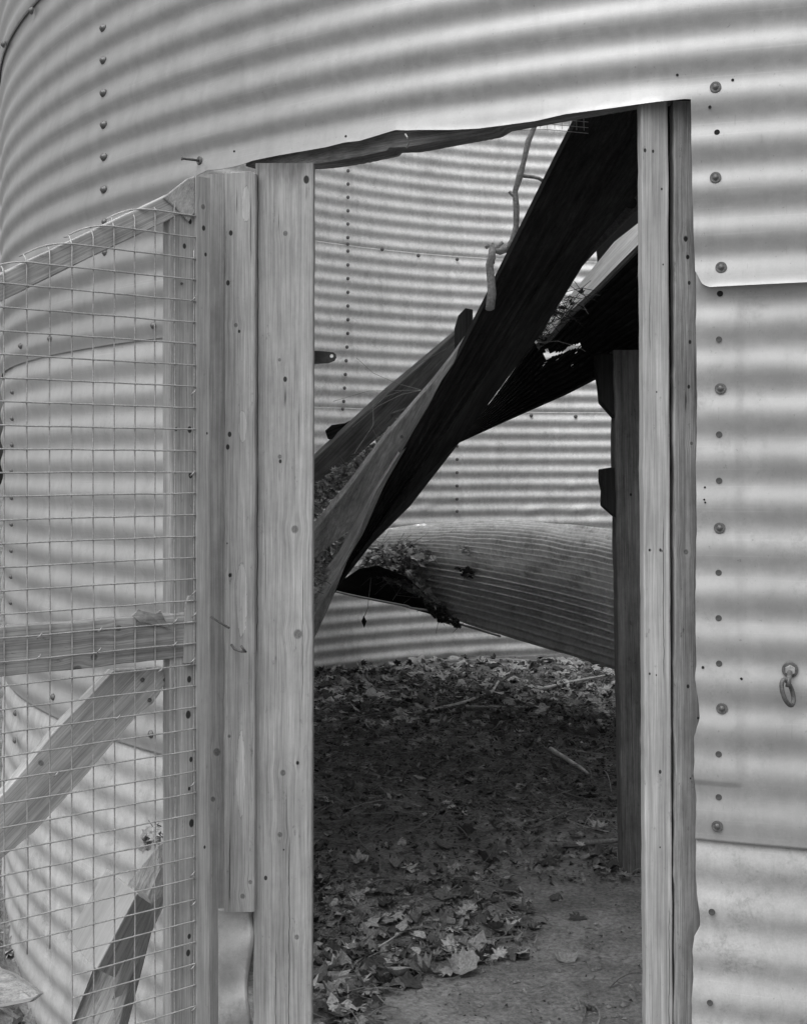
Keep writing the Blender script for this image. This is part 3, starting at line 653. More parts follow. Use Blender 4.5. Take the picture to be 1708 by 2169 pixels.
# thin lighter fillet along the lower right edge of the beam
prism('edge_batten', q4(((958, 948), (972, 938), (868, 1072), (764, 1175), (740, 1198), (800, 1120)), (4.42, 4.44, 4.6, 4.75, 4.78, 4.65)), (.0, .01, .0), wood('batten_dark', .05, .5, seed=84), bm_, axis=P(960, 945, 4.4) - P(745, 1195, 4.7), bevel=.001)
# joist along the beam; upper face painted lighter for the light on it
sf = thing('roof_joist', P(700, 1200, 4.8), 'thick grey joist wedged under the left edge of the blackened beam', 'joist')
def sweep(name, L_, R_, zl, zr, mat, par, ax, depth=.03):
    n = 24; secs = []
    for i in range(n):
        a = pathpt(L_, i / (n - 1)); b_ = pathpt(R_, i / (n - 1))
        pa = P(a[0], a[1], bz(a[1]) + zl); pb = P(b_[0], b_[1], bz(b_[1]) + zr); secs.append([pa, pb, pb + Vector((.0, depth, 0)), pa + Vector((.0, depth, 0))])
    return loft(name, secs, mat, par, axis=ax, side=(1, 0, 0))
def pathpt(pl, s):
    L_ = [0]
    for a, b_ in zip(pl, pl[1:]): L_.append(L_[-1] + math.hypot(a[0] - b_[0], a[1] - b_[1]))
    d = s * L_[-1]; xs = interp(list(zip(L_, [p[0] for p in pl])), d); ys_ = interp(list(zip(L_, [p[1] for p in pl])), d); return xs, ys_
dA = P(960, 750, 4.1) - P(660, 1300, 5.0)
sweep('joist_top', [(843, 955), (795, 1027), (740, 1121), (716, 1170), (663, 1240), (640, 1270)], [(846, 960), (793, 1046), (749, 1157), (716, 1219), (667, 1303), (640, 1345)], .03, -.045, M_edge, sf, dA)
sweep('joist_side', [(846, 959), (793, 1045), (749, 1156), (716, 1218), (667, 1302), (640, 1344)], [(860, 947), (814, 1026), (768, 1132), (737, 1182), (694, 1290), (650, 1385)], -.045, -.02, M_raf, sf, dA)
rb = thing('rafter', P(760, 1000, 4.9), 'lower grey rafter with wavy grain just left of the blackened beam', 'rafter')
sweep('rafter_face', [(986, 712), (963, 746), (921, 804), (815, 928), (743, 1028), (668, 1121), (640, 1152)], [(990, 714), (972, 752), (934, 806), (896, 880), (858, 950), (800, 1030), (742, 1122), (668, 1178), (640, 1200)], .06, .02, M_raf, rb, dA, .04)
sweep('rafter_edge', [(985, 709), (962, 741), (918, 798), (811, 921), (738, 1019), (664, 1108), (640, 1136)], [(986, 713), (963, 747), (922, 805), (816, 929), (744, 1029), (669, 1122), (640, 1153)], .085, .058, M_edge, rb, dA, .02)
ra = thing('rafter', P(800, 880, 5.4), 'higher grey rafter with a lit pale top edge touching the left door post', 'rafter')
zA = lambda x: 5.62 - (x - 640) * .0016
def sweepA(name, L_, R_, zl, zr, mat):
    n = 20; secs = []
    for i in range(n):
        a = pathpt(L_, i / (n - 1)); b_ = pathpt(R_, i / (n - 1)); pa = P(*a, zA(a[0]) + zl); pb = P(*b_, zA(b_[0]) + zr)
        secs.append([pa, pb, pb + Vector((0, .04, 0)), pa + Vector((0, .04, 0))])
    loft(name, secs, mat, ra, axis=P(960, 720, 5.1) - P(640, 1040, 5.6), side=(1, 0, 0))
sweepA('rafter_face', [(980, 692), (961, 709), (891, 773), (829, 826), (749, 895), (668, 970), (640, 996)], [(985, 770), (900, 845), (845, 890), (788, 936), (730, 989), (668, 1039), (640, 1062)], .0, .03, M_raf2)
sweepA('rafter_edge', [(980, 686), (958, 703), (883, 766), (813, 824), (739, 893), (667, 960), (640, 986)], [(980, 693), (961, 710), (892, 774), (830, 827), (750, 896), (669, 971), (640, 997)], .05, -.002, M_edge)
# stub upright behind the beam, mossy lump on the rafter
st = prism('wood_stub', q4(((964, 790), (963, 692), (970, 668), (985, 652), (1001, 655), (1000, 690), (1001, 790)), (4.45,) * 7), (.0, .06, 0), wood('stub_wood', .05, .6, seed=88), axis=(0, 0, 1))
tag(st, 'dark rotted wood stub standing up behind the blackened beam', 'wood stub')
mo = prism('bark_scrap', q4(((688, 912), (702, 900), (730, 896), (752, 885), (764, 890), (740, 908), (712, 930), (694, 930)), (5.55,) * 8), (0, .05, 0), wood('bark_dark', .06, .8, seed=89, cracks=.9, bump=1.0), axis=(1, 0, .4))
tag(mo, 'crumbly dark bark scrap lying on the higher rafter near the left post', 'bark')
# pale rafter on the right with black corrugated sheet below it
rc = thing('pale_rafter', P(1250, 620, 4.4), 'pale rafter descending left from behind the right door jamb', 'rafter')
zz = lambda x: interp([(1100, 4.75), (1600, 3.9)], x)
up_ = [(1560, 270), (1400, 428), (1357, 467), (1300, 512), (1240, 585), (1190, 645), (1148, 700), (1130, 722)]
lo_ = [(1560, 318), (1400, 472), (1357, 511), (1306, 562), (1262, 607), (1208, 658), (1160, 712), (1134, 728)]
secs = [[P(*a, zz(a[0]) + .03), P(*b_, zz(b_[0]) - .02), P(*b_, zz(b_[0]) - .02) + Vector((.01, .02, -.0)), P(*a, zz(a[0]) + .03) + Vector((.01, .03, -.01))] for a, b_ in zip(up_, lo_)]
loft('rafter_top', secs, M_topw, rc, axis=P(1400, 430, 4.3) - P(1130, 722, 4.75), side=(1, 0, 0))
lo2 = [(x - 3 * 0 + 2, y + 9) for x, y in lo_]
secs = [[P(*a, zz(a[0]) - .019), P(*b_, zz(b_[0]) - .012), P(*b_, zz(b_[0])) + Vector((.01, .03, 0)), P(*a, zz(a[0])) + Vector((.01, .03, 0))] for a, b_ in zip(lo_, lo2)]
loft('rafter_side', secs, wood('rafter_side_shaded', .20, .4, seed=90), rc, axis=P(1400, 430, 4.3) - P(1130, 722, 4.75), side=(1, 0, 0))  # darker copy of the same timber: shade painted on its side
# black roof sheet: ruled surface between rafter line and its free lower edge, corrugated, with a rusted-through hole
rs_up = [(960, 935), (1040, 850), (1130, 725), (1160, 716), (1262, 610), (1357, 515), (1480, 400), (1700, 190)]
rs_lo = [(962, 942), (1080, 888), (1200, 835), (1262, 803), (1340, 765), (1430, 725), (1560, 650), (1800, 500)]
v = []; nr, nc = 130, 160; keep = []
for i in range(nr):
    q = i / (nr - 1)
    for j in range(nc):
        s = j / (nc - 1); a = pathpt(rs_up, s); b_ = pathpt(rs_lo, s)
        x = a[0] + (b_[0] - a[0]) * q; y = a[1] + (b_[1] - a[1]) * q
        zu = zz(x) + .02; Z = zu + .55 * q * (1 - .25 * q)
        Z += .010 * math.cos(2 * math.pi * q * 11)
        v.append(P(x, y, Z)); keep.append((x, y))
f = []
hole_t = [(1156, 735), (1165, 748), (1190, 744), (1205, 733), (1226, 727), (1228, 736), (1215, 738), (1196, 746), (1172, 753), (1158, 762), (1152, 752)]
def inpoly(x, y, pl):
    c_ = False; j = len(pl) - 1
    for i in range(len(pl)):
        if (pl[i][1] > y) != (pl[j][1] > y) and x < (pl[j][0] - pl[i][0]) * (y - pl[i][1]) / (pl[j][1] - pl[i][1]) + pl[i][0]: c_ = not c_
        j = i
    return c_
for fc in grid_faces(nr, nc):
    x = sum(keep[i][0] for i in fc) / 4; y = sum(keep[i][1] for i in fc) / 4
    if inpoly(x + 2.5 * N1(x * .35, y * .35), y + 2.5 * N1(x * .4, y * .4, 4), hole_t): continue
    if 1150 < x < 1225 and 733 < y < 775 and N1(x * .5, y * .5, 9) > .52: continue
    f.append(fc)
rsh = mk('roof_sheet', v, f, M_dark, smooth=True, solid=.0015, origin=P(1250, 750, 4.8))
tag(rsh, 'black corrugated roof sheet with a jagged rust hole under the pale rafter', 'metal sheet')
# round pole and ribbed panel glimpsed above the pale rafter
pl_ = thing('round_pole', P(1340, 430, 4.9), 'thin grey pole with a dark knot above the pale rafter', 'pole')
tube('pole_shaft', [P(1470, 255, 4.7), P(1345, 425, 4.9), P(1262, 512, 5.05), P(1200, 585, 5.15)], [.035, .033, .025, .02], wood('pole_wood', .13, .5, seed=91), pl_, 12)
disc('knot', P(1336, 430, 4.86), (-.3, -1, 0), .023, .006, M_dark, pl_, 12, .004)
pn = prism('ribbed_panel', q4(((1262, 520), (1357, 430), (1460, 380), (1460, 520), (1270, 620)), (5.6, 5.6, 5.6, 5.6, 5.6)), (0, .01, 0), metal('panel_dull', .16, .3, .6), bevel=0)
tag(pn, 'small dull grey metal panel behind the thin pole', 'metal panel')
# ---------------------------------------------------------------- support post with cleats
M_ps = wood('post_dark', .15, .55, [(.03, .3, .006)], seed=93, rings=.008, cracks=.85, stain=.3, spots=[(.02, -.1, .006), (.025, -.35, .005), (-.02, .45, .004)], bump=.6, lines=[(.015, -.45, .1, .002), (.022, -.2, .5, .0015), (-.03, -.6, -.2, .0012)])
POST = thing('support_post', G(1335, 1852), 'dark square timber post standing just inside the right door jamb', 'post')
pz = 4.62
a = P(1318, 1860, pz); b_ = P(1299, 741, pz); board('post_shaft', a, b_, P(1366, 741, pz) - P(1299, 741, pz) + Vector((.03, 0, 0)), (0, .10, 0), M_ps, POST, seed=95, jit=.003, cor=.005)
M_cl = wood('cleat_dark', .028, .6, seed=97, cracks=.7)
prism('cleat', q4(((1262, 752), (1270, 748), (1302, 750), (1310, 895), (1272, 852), (1269, 820), (1264, 790)), (pz + .02,) * 7), (0, .07, 0), M_cl, POST, axis=(0, 0, 1), bevel=.004)
prism('cleat', q4(((1272, 994), (1310, 988), (1308, 1100), (1276, 1072), (1277, 1040), (1272, 1020)), (pz + .02,) * 6), (0, .07, 0), M_cl, POST, axis=(0, 0, 1), bevel=.004)
# ---------------------------------------------------------------- fallen barrel-curved sheet
def bez(a, b_, c_, t): return a * (1 - t) ** 2 + b_ * 2 * t * (1 - t) + c_ * t * t
topc = [P(640, 1165, 9.0), P(1020, 1052, 8.4), P(1480, 1165, 6.9)]
midc = [P(640, 1150, 7.9), P(960, 1085, 6.9), P(1480, 1265, 5.5)]
botc = [P(700, 1245, 8.1), P(980, 1315, 7.6), P(1490, 1480, 6.05)]
v = []; nr, nc = 300, 120; kp_ = []
for i in range(nr):
    q = i / (nr - 1)
    for j in range(nc):
        s = j / (nc - 1)
        a, b_, c_ = bez(*topc, s), bez(*midc, s), bez(*botc, s)
        p = bez(a, b_, c_, q); d = (bez(a, b_, c_, min(1, q + .01)) - bez(a, b_, c_, max(0, q - .01)))
        ds = bez(*midc, min(1, s + .01)) - bez(*midc, max(0, s - .01)); n = ds.cross(d).normalized()
        if n.y > 0: n = -n
        p = p + n * (.030 * ((.5 + .5 * math.sin(2 * math.pi * q * 22)) ** 2.0 - .4) + .016 * N1(s * 4, q * 4) + .007 * N1(s * 17, q * 9, 3)); v.append(p); kp_.append((s, q))
f = []
for fc in grid_faces(nr, nc):
    s, q = kp_[fc[0]]
    lim = interp([(0, .12), (.3, .16), (.5, .24), (.7, .30), (.85, .38), (1, .44)], q) + .012 * N1(q * 40, 2)
    if s < lim * .9 and q > .35: continue
    f.append(fc)
barrel_px = [(CX + p.x / p.y * F, HZ - (p.z - EYE) / p.y * F, p.y) for k_, p in enumerate(v) if (k_ // nc) % 4 == 0 and k_ % 2 == 0]
def barrelZ(x, y): return min(barrel_px, key=lambda q: (q[0] - x) ** 2 + (q[1] - y) ** 2)[2] - .05
bs = mk('corrugated_sheet', v, f, M_roof, smooth=True, solid=.0016)
tag(bs, 'barrel curved corrugated sheet fallen against the far wall', 'metal sheet')
# black underside flap left of it, and its thin lip
secs = []
fl_t = [(700, 1245), (760, 1205), (800, 1198), (860, 1222), (905, 1262), (935, 1318)]; fl_b = [(700, 1252), (770, 1266), (820, 1276), (872, 1290), (915, 1302), (960, 1326)]
v = []
for i in range(8):
    q = i / 7
    for a, b_ in zip(fl_t, fl_b): v.append(P(a[0] + (b_[0] - a[0]) * q, a[1] + (b_[1] - a[1]) * q, 7.4 + .5 * q * (1 - q) + .45 * q))
uf = mk('sheet_underside', v, grid_faces(8, 6), M_dark, bs, smooth=True, solid=.0015)
tube('sheet_lip', [P(x, y, 7.3) for x, y in ((690, 1248), (745, 1261), (800, 1272), (862, 1284), (870, 1288), (905, 1293), (960, 1318), (1060, 1348))], .007, metal('lip', .4, .4, .6), bs, 6)
# ---------------------------------------------------------------- branch, hanging leaf, netting
br = thing('dead_branch', P(1038, 650, 3.95), 'bare crooked branch hanging down in front of the blackened beam', 'branch')
bp = [(1150, 225), (1135, 258), (1118, 300), (1108, 345), (1100, 372), (1090, 405), (1093, 440), (1093, 480), (1086, 510), (1072, 528), (1058, 532), (1048, 530)]
tube('stem', [P(x + 1.5 * N1(i * 2.2), y, 3.92) for i, (x, y) in enumerate(bp)], [.008, .0072, .0098, .0082, .0115, .0088, .0105, .0095, .0125, .0108, .012, .009], M_bark, br, 12)
tube('stem', [P(1042, 521, 3.92), P(1041, 545, 3.9), P(1036, 560, 3.9), P(1039, 590, 3.9), P(1041, 620, 3.9), P(1037, 652, 3.88)], [.010, .013, .0125, .013, .0145, .0145], M_bark, br, 10)
disc('cut_end', P(1036, 653, 3.88), (0, -.5, -1), .0135, .001, M_sawn, br, 12)
for pts, r_ in (((1102, 372), (1125, 374), (1140, 377), (1153, 385)), .006), (((1098, 385), (1106, 366)), .004), (((1091, 416), (1084, 412), (1078, 405)), .0055), (((1042, 525), (1034, 520), (1028, 525)), .006), (((1043, 525), (1043, 514)), .004), (((1048, 530), (1056, 520), (1064, 513)), .0055):
    tube('twig', [P(x, y, 3.92) for x, y in pts], r_, M_bark, br, 8)
def polyline_tube(v, f, px, Z, r, sides=5): tube_data([P(x, y, Z if not isinstance(Z, (list, tuple)) else Z[i]) for i, (x, y) in enumerate(px)], r, sides, v, f)
hl = thing('hanging_leaf', P(770, 1312, 6.9), 'tiny dark leaf dangling on a thread above the back of the floor', 'leaf')
tube('thread', [P(785, 1225, 6.95), P(778, 1290, 6.9), P(770, 1308, 6.9)], .0015, M_twig, hl, 5)
prism('leaf_blade', q4(((770, 1304), (776, 1316), (771, 1330), (765, 1316)), (6.9,) * 4), (0, .004, 0), M_dark, hl, bevel=0)
v = []; f = []
for i in range(11): x = 1080 + i * 15.5; tube_data([P(x, 235, 3.35), P(x + 1, 268 + i * .8, 3.35)], .0009, 4, v, f)
for k in range(3): tube_data([P(1070, 246 + k * 12 + (6 if k else 0), 3.35), P(1160, 250 + k * 12, 3.35), P(1245, 258 + k * 12, 3.35)], .0009, 4, v, f)
nn = mk('wire_netting', v, f, M_wire); tag(nn, 'scrap of fine wire netting hanging inside at the top of the doorway', 'wire netting')
# ---------------------------------------------------------------- leaves, twigs, litter
def leaf_shape(kind):
    if kind == 0: pr = [(0, -.5), (.10, -.28), (.42, -.30), (.30, -.12), (.52, .05), (.26, .10), (.30, .34), (.10, .24), (0, .52), (-.10, .24), (-.30, .34), (-.26, .10), (-.52, .05), (-.30, -.12), (-.42, -.30), (-.10, -.28)]
    elif kind == 1: pr = [(0, -.5), (.2, -.35), (.30, -.05), (.22, .25), (0, .5), (-.22, .25), (-.32, -.05), (-.2, -.35)]
    else: pr = [(0, -.45), (.25, -.42), (.33, -.1), (.5, .12), (.2, .2), (.1, .46), (-.12, .3), (-.4, .3), (-.3, 0), (-.42, -.25), (-.15, -.3)]
    return pr
def add_leaf(v, f, tones, c, size, kind, rot, tilt, curl, tone, face=False):
    pr = leaf_shape(kind); base = len(v); n = len(pr); Rm = (Matrix.Rotation(rot, 3, 'Z') @ Matrix.Rotation(tilt, 3, 'X'))
    if face: Rm = Matrix.Rotation(random.gauss(0, .35), 3, 'Y') @ Matrix.Rotation(random.uniform(.1, .95), 3, 'X') @ Matrix.Rotation(rot, 3, 'Z')
    ph = random.random() * 6
    def pt(x, y): z = curl * (x * x * 1.3 + y * y * .9 - .1) + .10 * math.sin(x * 7 + ph) * curl + .05 * math.sin(y * 9 + ph); return c + Rm @ (Vector((x, y, z)) * size)
    for x, y in pr: v.append(pt(x + random.uniform(-.04, .04), y + random.uniform(-.04, .04)))
    for x, y in pr: v.append(pt(x * .5, y * .5))
    v.append(pt(0, 0))
    for i in range(n):
        j = (i + 1) % n; f.append((base + i, base + j, base + n + j, base + n + i)); f.append((base + n + i, base + n + j, base + 2 * n))
    tones += [tone] * (2 * n + 1)
def mk_leaves(name, v, f, tones, mat, **k):
    o = mk(name, v, f, mat, smooth=False, **k); a = o.data.attributes.new('tone', 'FLOAT', 'POINT')
    for i, t in enumerate(tones): a.data[i].value = t
    return o
v, f, tn = [], [], []
def litter_density(px, py):
    d = .16
    if py < 1560: d = .95
    if 1560 <= py < 1750: d = .75
    if 1750 <= py < 1900: d = .42
    if py >= 1870:
        edge = interp([(1870, 1080), (1950, 1140), (2030, 1130), (2080, 900), (2120, 820), (2250, 800)], py)
        d = 1.0 if px < edge else .015
    return d
cnt = 0; tries = 0
while cnt < 5200 and tries < 160000:
    tries += 1; px = random.uniform(600, 1420); py = 1000 + 4000 / random.uniform(3.2, 9.9)
    if py > 2260: continue
    if random.random() > litter_density(px, py): continue
    g = G(px, py)
    if math.hypot(g.x - BCX, g.y - BCY) > R - .03: continue
    big = random.random() < (.38 if py < 1560 or py > 1880 else .10)
    size = random.uniform(.045, .09) if big else random.uniform(.012, .045)
    if py < 1560 and big: size *= .95
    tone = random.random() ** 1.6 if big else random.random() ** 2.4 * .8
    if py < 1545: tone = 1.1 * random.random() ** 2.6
    if 1545 < py < 1800: tone = tone * .4 if random.random() > .10 else random.uniform(.5, 1)  # mid-floor leaves toned down: the shade there is put into their colour
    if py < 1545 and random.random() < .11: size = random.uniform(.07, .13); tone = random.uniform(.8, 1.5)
    g.z = gz(g.x, g.y) + random.uniform(.004, .028)
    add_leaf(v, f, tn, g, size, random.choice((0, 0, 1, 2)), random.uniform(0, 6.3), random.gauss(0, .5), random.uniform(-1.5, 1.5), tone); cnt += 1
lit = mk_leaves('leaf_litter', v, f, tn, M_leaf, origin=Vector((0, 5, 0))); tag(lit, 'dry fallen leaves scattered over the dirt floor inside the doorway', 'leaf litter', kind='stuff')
# crumbs / chips; their dark tone helps paint shade over the mid floor
v, f, tn = [], [], []
for _ in range(16000):
    px = random.uniform(600, 1420); py = 1000 + 4000 / random.uniform(3.2, 9.5)
    if py > 2260: continue
    g = G(px, py)
    if math.hypot(g.x - BCX, g.y - BCY) > R - .03: continue
    if random.random() > .25 + .75 * litter_density(px, py): continue
    g.z = gz(g.x, g.y) + .003; s = random.uniform(.003, .016) if py < 1880 else random.uniform(.001, .009)
    base = len(v); t_ = random.random() ** 2 * (1 if py < 1880 else 1.6)
    for _k in range(4): v.append(g + Vector((random.uniform(-1, 1), random.uniform(-1, 1), random.uniform(-.2, .9))) * s)
    f += [(base, base + 1, base + 2), (base, base + 2, base + 3), (base, base + 3, base + 1), (base + 1, base + 3, base + 2)]; tn += [t_] * 4
cr = mk_leaves('crumbled_litter', v, f, tn, M_leafd, origin=Vector((0, 5, 0))); tag(cr, 'crumbs of soil, chips and leaf bits on the floor', 'debris', kind='stuff')
v, f = [], []
for _ in range(900):
    px = random.uniform(650, 1400); g = G(px, random.uniform(1850, 2250)); s = random.choice((.002, .003, .004, .006, .009)) * random.uniform(.7, 1.3); base = len(v); z_ = gz(g.x, g.y)
    for a_, h_ in ((0, 1), (1, .75), (2, .55)):
        pass
    ring_ = [Vector((math.cos(k * 1.047) * s * random.uniform(.7, 1.2), math.sin(k * 1.047) * s * random.uniform(.7, 1.2), random.uniform(0, .3) * s)) for k in range(6)]
    v += [Vector((g.x, g.y, z_)) + q for q in ring_] + [Vector((g.x, g.y, z_ + s * .8))]
    f += [(base + k, base + (k + 1) % 6, base + 6) for k in range(6)]
pb_ = mk('pebbles', v, f, plain('soil_lump', .17, .95, .4, 200), origin=Vector((0, 4, 0))); tag(pb_, 'small stones and soil lumps on the bare path by the doorway', 'pebbles', kind='stuff')
v, f = [], []
for _ in range(2600):
    px = random.uniform(600, 1420); py = 1000 + 4000 / random.uniform(3.2, 9.5)
    if py > 2260: continue
    g = G(px, py)
    if math.hypot(g.x - BCX, g.y - BCY) > R - .05: continue
    if random.random() > max(.08, litter_density(px, py) * (1.3 if 1480 < py < 1800 else .8)): continue
    L_ = random.uniform(.05, .28) * (1.4 if 1480 < py < 1800 else .8); a = random.uniform(0, 6.3); d = Vector((math.cos(a), math.sin(a), 0)); sd = Vector((-d.y, d.x, 0)); k_ = random.uniform(-.25, .25); z0 = gz(g.x, g.y) + .008; lift = random.uniform(0, .03)
    pts = [g + d * L_ * (s - .5) + sd * k_ * L_ * (4 * s * (1 - s)) + Vector((0, 0, z0 + lift * math.sin(math.pi * s))) for s in (0, .25, .5, .75, 1)]
    tube_data(pts, random.choice((.0009, .0012, .0018, .003)), 4, v, f)
tw = mk('twig_litter', v, f, M_twig, origin=Vector((0, 5, 0))); tag(tw, 'thin twigs, stems and needles strewn over the floor', 'twigs', kind='stuff')
v, f = [], []
for _ in range(110):
    px = random.uniform(660, 1320); g = G(px, 1000 + 4000 / random.uniform(5.2, 9.0))
    if math.hypot(g.x - BCX, g.y - BCY) > R - .1: continue
    L_ = random.uniform(.08, .4); a = random.uniform(0, 6.3); d = Vector((math.cos(a), math.sin(a), 0)); sd = Vector((-d.y, d.x, 0)); k_ = random.uniform(-.4, .4); z0 = gz(g.x, g.y) + .012; lift = random.uniform(0, .04)
    tube_data([g + d * L_ * (q - .5) + sd * k_ * L_ * (4 * q * (1 - q)) + Vector((0, 0, z0 + lift * math.sin(math.pi * q))) for q in (0, .2, .4, .6, .8, 1)], random.choice((.0011, .0016, .0025)), 4, v, f)
t2 = mk('vine_stems', v, f, plain('stem_straw', .3, .85, .4, 90), origin=Vector((0, 5, 0))); tag(t2, 'pale dry vine stems and twigs looping over the dark floor', 'twigs', kind='stuff')
# sticks one can point at
def stick(pts, r, label, mat=M_twig):
    P_ = []
    for x, y, z in pts: g = G(x, y, z); P_.append(g + Vector((0, 0, gz(g.x, g.y))))
    P2 = []
    for a, b_ in zip(P_, P_[1:]):
        for s in (0, .33, .66): P2.append(a.lerp(b_, s) + Vector((N1(a.x * 9 + s), 0, N1(a.y * 7 + s))) * .006)
    P2.append(P_[-1]); n = len(P2)
    o = tube('fallen_stick', P2, [r * (1 - .5 * i / n) for i in range(n)], mat, None, 8); tag(o, label, 'stick', 'sticks on the floor')
stick([(875, 1512, .02), (920, 1503, .02), (985, 1487, .02), (1040, 1468, .03), (1055, 1445, .06)], .014, 'kinked pale stick lying mid floor under the curved sheet', M_bark)
stick([(985, 1499, .02), (1040, 1499, .02), (1110, 1499, .02)], .010, 'straight thin stick touching the kinked stick', M_bark)
stick([(1165, 1585, .03), (1190, 1602, .03), (1225, 1625, .02), (1245, 1640, .01)], .014, 'thick curved stick near the post on the dark floor', M_bark)
stick([(1140, 1460, .03), (1210, 1442, .03), (1280, 1430, .05)], .013, 'long stick running towards the dark post near the far wall', M_bark)
stick([(1160, 1788, .01), (1240, 1782, .02), (1330, 1775, .02)], .016, 'dark thick stick leading to the foot of the post')
stick([(750, 2040, .0), (840, 1982, .03)], .004, 'pale straw leaning among the leaves beside the left post', M_bark)
# large leaves in the foreground
big = [(1030, 1812, .105, .20, 'broad grey leaf lying flat, largest on the middle of the floor'), (935, 1787, .10, .25, 'folded leaf just left of the broad grey leaf'), (838, 1826, .075, .6, 'pale upright leaf alone on the dirt left of the broad leaf'), (985, 1755, .10, .3, 'crumpled leaf standing behind the broad grey leaf'),
       (940, 1895, .09, .25, 'dark leaf with curled tips above the main leaf pile'), (1045, 1958, .10, .4, 'grey lobed leaf at the right end of the leaf pile'), (1000, 1928, .07, .95, 'bright pale leaf at the top right of the pile'), (980, 2040, .11, .7, 'large pale leaf at the lower edge of the pile'),
       (845, 2055, .09, .85, 'long pale folded leaf near the bottom of the pile'), (775, 2075, .07, .9, 'small bright leaf at the bottom left beside the post'), (880, 1940, .075, .7, 'curled pale leaf in the middle of the pile'), (1255, 1545, .12, .9, 'bright ragged leaf on the floor left of the dark post'), (1150, 1480, .12, 1.0, 'white torn leaf in front of the far wall')]
for x, y, s, t_, lb in big:
    v, f, tn = [], [], []; g = G(x, y, .03); add_leaf(v, f, tn, Vector((0, 0, 0)) + g, s * 1.0, 0 if 'fold' not in lb else 1, random.uniform(0, 6.3), random.uniform(.1, .6), random.uniform(.8, 1.7), t_ * .75)
    o = mk_leaves('maple_leaf', v, f, tn, M_leaf); s_ = o.modifiers.new('sub', 'SUBSURF'); s_.levels = s_.render_levels = 2; tag(o, lb, 'leaf', 'large leaves on the floor')
# leaf piles caught on the collapsed roof
def pile(name, poly, Zf, n, smin, smax, label, lo=.0, hi=1.0, twigs=20, mat=None, tlen=.15):
    v, f, tn = [], [], []; xs = [p[0] for p in poly]; ys_ = [p[1] for p in poly]; c = 0; pts = []
    while c < n:
        x, y = random.uniform(min(xs), max(xs)), random.uniform(min(ys_), max(ys_))
        if not inpoly(x, y, poly): continue
        c += 1; p = P(x, y, Zf(x, y) + random.uniform(-.03, .03)); pts.append(p)
        add_leaf(v, f, tn, p, random.uniform(smin, smax), random.choice((0, 1, 2)), random.uniform(0, 6.3), random.uniform(-1.2, 1.2), random.uniform(-1.6, 1.6), lo + (hi - lo) * random.random() ** 1.3, face=random.random() < .8)
    for _ in range(twigs):
        p = random.choice(pts); d = Vector((random.gauss(0, 1), random.gauss(0, .6), random.gauss(0, .5))).normalized(); L_ = random.uniform(.3, 1) * tlen; b0 = len(v)
        tube_data([p - d * L_ * .5, p + Vector((0, 0, L_ * random.uniform(-.15, .15))), p + d * L_ * .5], .0014, 4, v, f); tn += [random.uniform(.0, .35)] * (len(v) - b0)
    o = mk_leaves(name, v, f, tn, mat or M_leaf); tag(o, label, 'leaf litter', kind='stuff'); return o
pile('leaf_pile', [(640, 1050), (700, 1000), (760, 965), (800, 935), (845, 880), (800, 945), (700, 1060), (640, 1115)], lambda x, y: 5.25, 380, .012, .05, 'dead leaves and stems packed between the two rafters', .3, 1.3, 120, mat=M_leafp)
pile('leaf_pile', [(640, 1235), (690, 1150), (735, 1112), (742, 1128), (700, 1205), (640, 1290)], lambda x, y: 4.92, 200, .02, .06, 'pale dead leaves wedged between lower rafter and joist', .5, 1.4, 60, mat=M_leafp)
pile('leaf_pile', [(770, 1185), (800, 1158), (850, 1150), (880, 1145), (885, 1165), (930, 1175), (900, 1200), (860, 1205), (905, 1240), (925, 1275), (895, 1270), (840, 1235), (760, 1205)], lambda x, y: barrelZ(x, y) - .02, 460, .02, .075, 'heap of dead leaves and twigs on the left end of the curved sheet', .0, 1, 110, tlen=.35, mat=M_leafp)
pile('leaf_pile', [(895, 1270), (930, 1275), (955, 1300), (980, 1330), (950, 1325), (915, 1305)], lambda x, y: 7.1, 170, .01, .042, 'dark rotting leaves hanging on the lower edge of the curved sheet', 0, .15, 10, tlen=.2, mat=M_leafd)
pile('leaf_pile', [(968, 1150), (985, 1158), (1000, 1168), (995, 1176), (975, 1165)], lambda x, y: barrelZ(x, y) + .02, 22, .02, .06, 'few pale leaf scraps stuck high on the curved sheet', .3, 1, 2, mat=M_leafp)
pile('leaf_pile', [(960, 1195), (1000, 1200), (1005, 1222), (985, 1222), (965, 1208)], lambda x, y: barrelZ(x, y) + .02, 22, .02, .05, 'few dark leaf scraps stuck midway down the curved sheet', 0, .1, 2, mat=M_leafd)
pile('leaf_pile', [(1135, 715), (1190, 640), (1240, 600), (1215, 650), (1160, 710)], lambda x, y: zz(x) - .05, 26, .01, .035, 'dark tangle of twigs and leaf scraps in the gap beside the pale rafter', 0, .1, 45, mat=M_leafd, tlen=.2)
pile('leaf_pile', [(1135, 720), (1145, 705), (1160, 712), (1150, 730)], lambda x, y: zz(x) - .06, 20, .01, .04, 'leaf scraps at the lower tip of the pale rafter', 0, .3, 10, mat=M_leafd, tlen=.1)
v, f, tn = [], [], []; c = 0
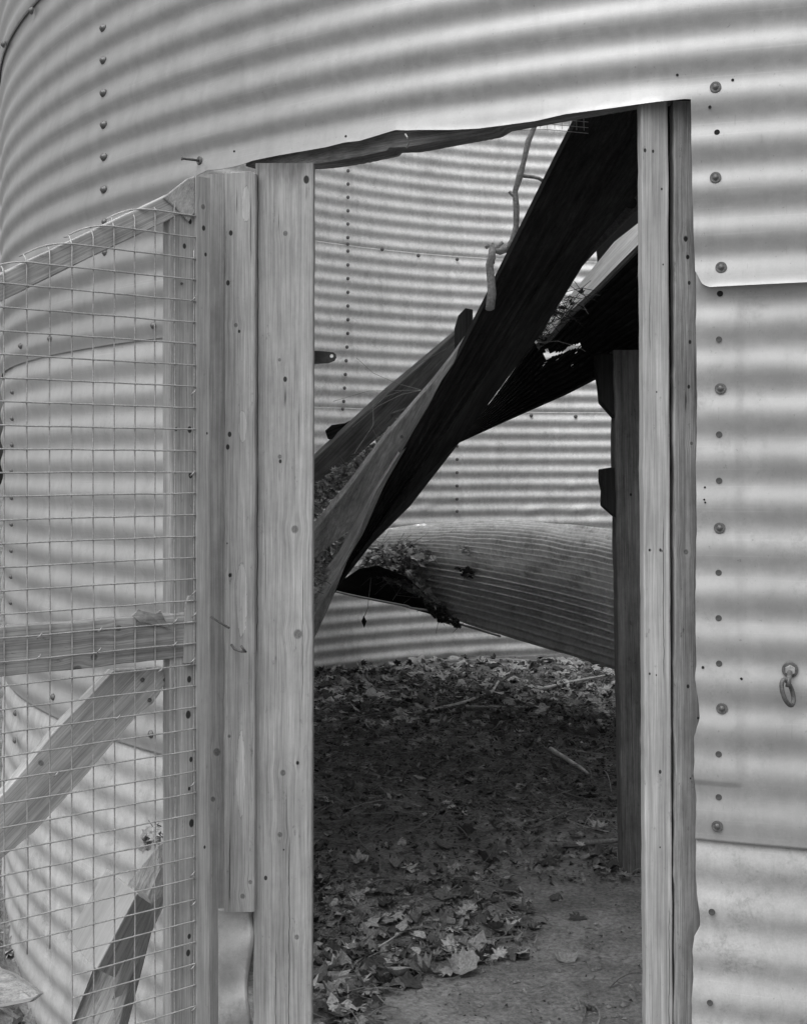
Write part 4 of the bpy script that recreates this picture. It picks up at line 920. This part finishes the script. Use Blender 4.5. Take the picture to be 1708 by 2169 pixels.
while c < 700:
    x, y = random.uniform(-1.7, -.95), random.uniform(2.9, 4.9)
    if math.hypot(x - BCX, y - BCY) < R + .02: continue
    c += 1; add_leaf(v, f, tn, Vector((x, y, gz(x, y) + random.uniform(.003, .02))), random.uniform(.012, .06), random.choice((0, 1, 2)), random.uniform(0, 6.3), random.gauss(0, .5), random.uniform(-1, 1), random.random() ** 2)
o = mk_leaves('ground_litter', v, f, tn, M_leaf); tag(o, 'leaf litter on the ground outside the bin wall', 'leaf litter', kind='stuff')
pile('leaf_pile', [(288, 1785), (330, 1745), (332, 1780), (305, 1800)], lambda x, y: 3.38, 8, .03, .06, 'dead leaf scraps caught above the leaning plank', .5, 1, 3)
v, f, tn = [], [], []; add_leaf(v, f, tn, P(310, 1785, 3.36), .05, 2, 1, 1.2, .9, .9); o = mk_leaves('leaf_blade', [q for q in v], f, tn, M_leaf, parent=tg)
# grass stems over the rafters
v, f = [], []
for px in (((755, 758), (790, 790), (840, 812), (890, 825)), ((705, 850), (780, 828), (890, 826)), ((868, 780), (905, 760), (945, 738)), ((745, 905), (800, 860), (850, 835), (893, 826)), ((783, 870), (815, 840), (850, 828)), ((750, 960), (790, 900), (790, 850))):
    polyline_tube(v, f, px, 4.7, .0011, 4)
gs = mk('dry_stems', v, f, M_bark); tag(gs, 'thin dry stems arching over the rafters', 'stems', kind='stuff')
tube_o = tube('broken_twig', [P(x, y, 4.75) for x, y in ((826, 880), (840, 873), (862, 866), (880, 855))], .007, M_twig); tag(tube_o, 'short knobbly twig lying between the rafters', 'twig')
v, f = [], []
for px in (((1150, 715), (1165, 690), (1200, 655), (1235, 630)), ((1190, 640), (1225, 622), (1270, 625)), ((1195, 640), (1230, 640), (1245, 665)), ((1160, 705), (1210, 650), (1220, 640)), ((1140, 725), (1180, 722), (1225, 735), (1240, 745)), ((1180, 660), (1215, 652), (1240, 655))):
    polyline_tube(v, f, px, 4.45, .0011, 4)
g2 = mk('dry_stems', v, f, M_twig); tag(g2, 'wiry stems curling over the pale rafter', 'stems', kind='stuff')
# timber strip along the foot of the far wall
a = G(672, 1405); b_ = G(1130, 1404); ba = board('floor_batten', P(672, 1413, 9.45), P(1120, 1411, 9.5), (0, 0, .05), (0, .06, 0), wood('batten', .26, .4, seed=99), jit=.008, cor=.01); tag(ba, 'pale wooden strip lying along the foot of the far wall', 'batten')
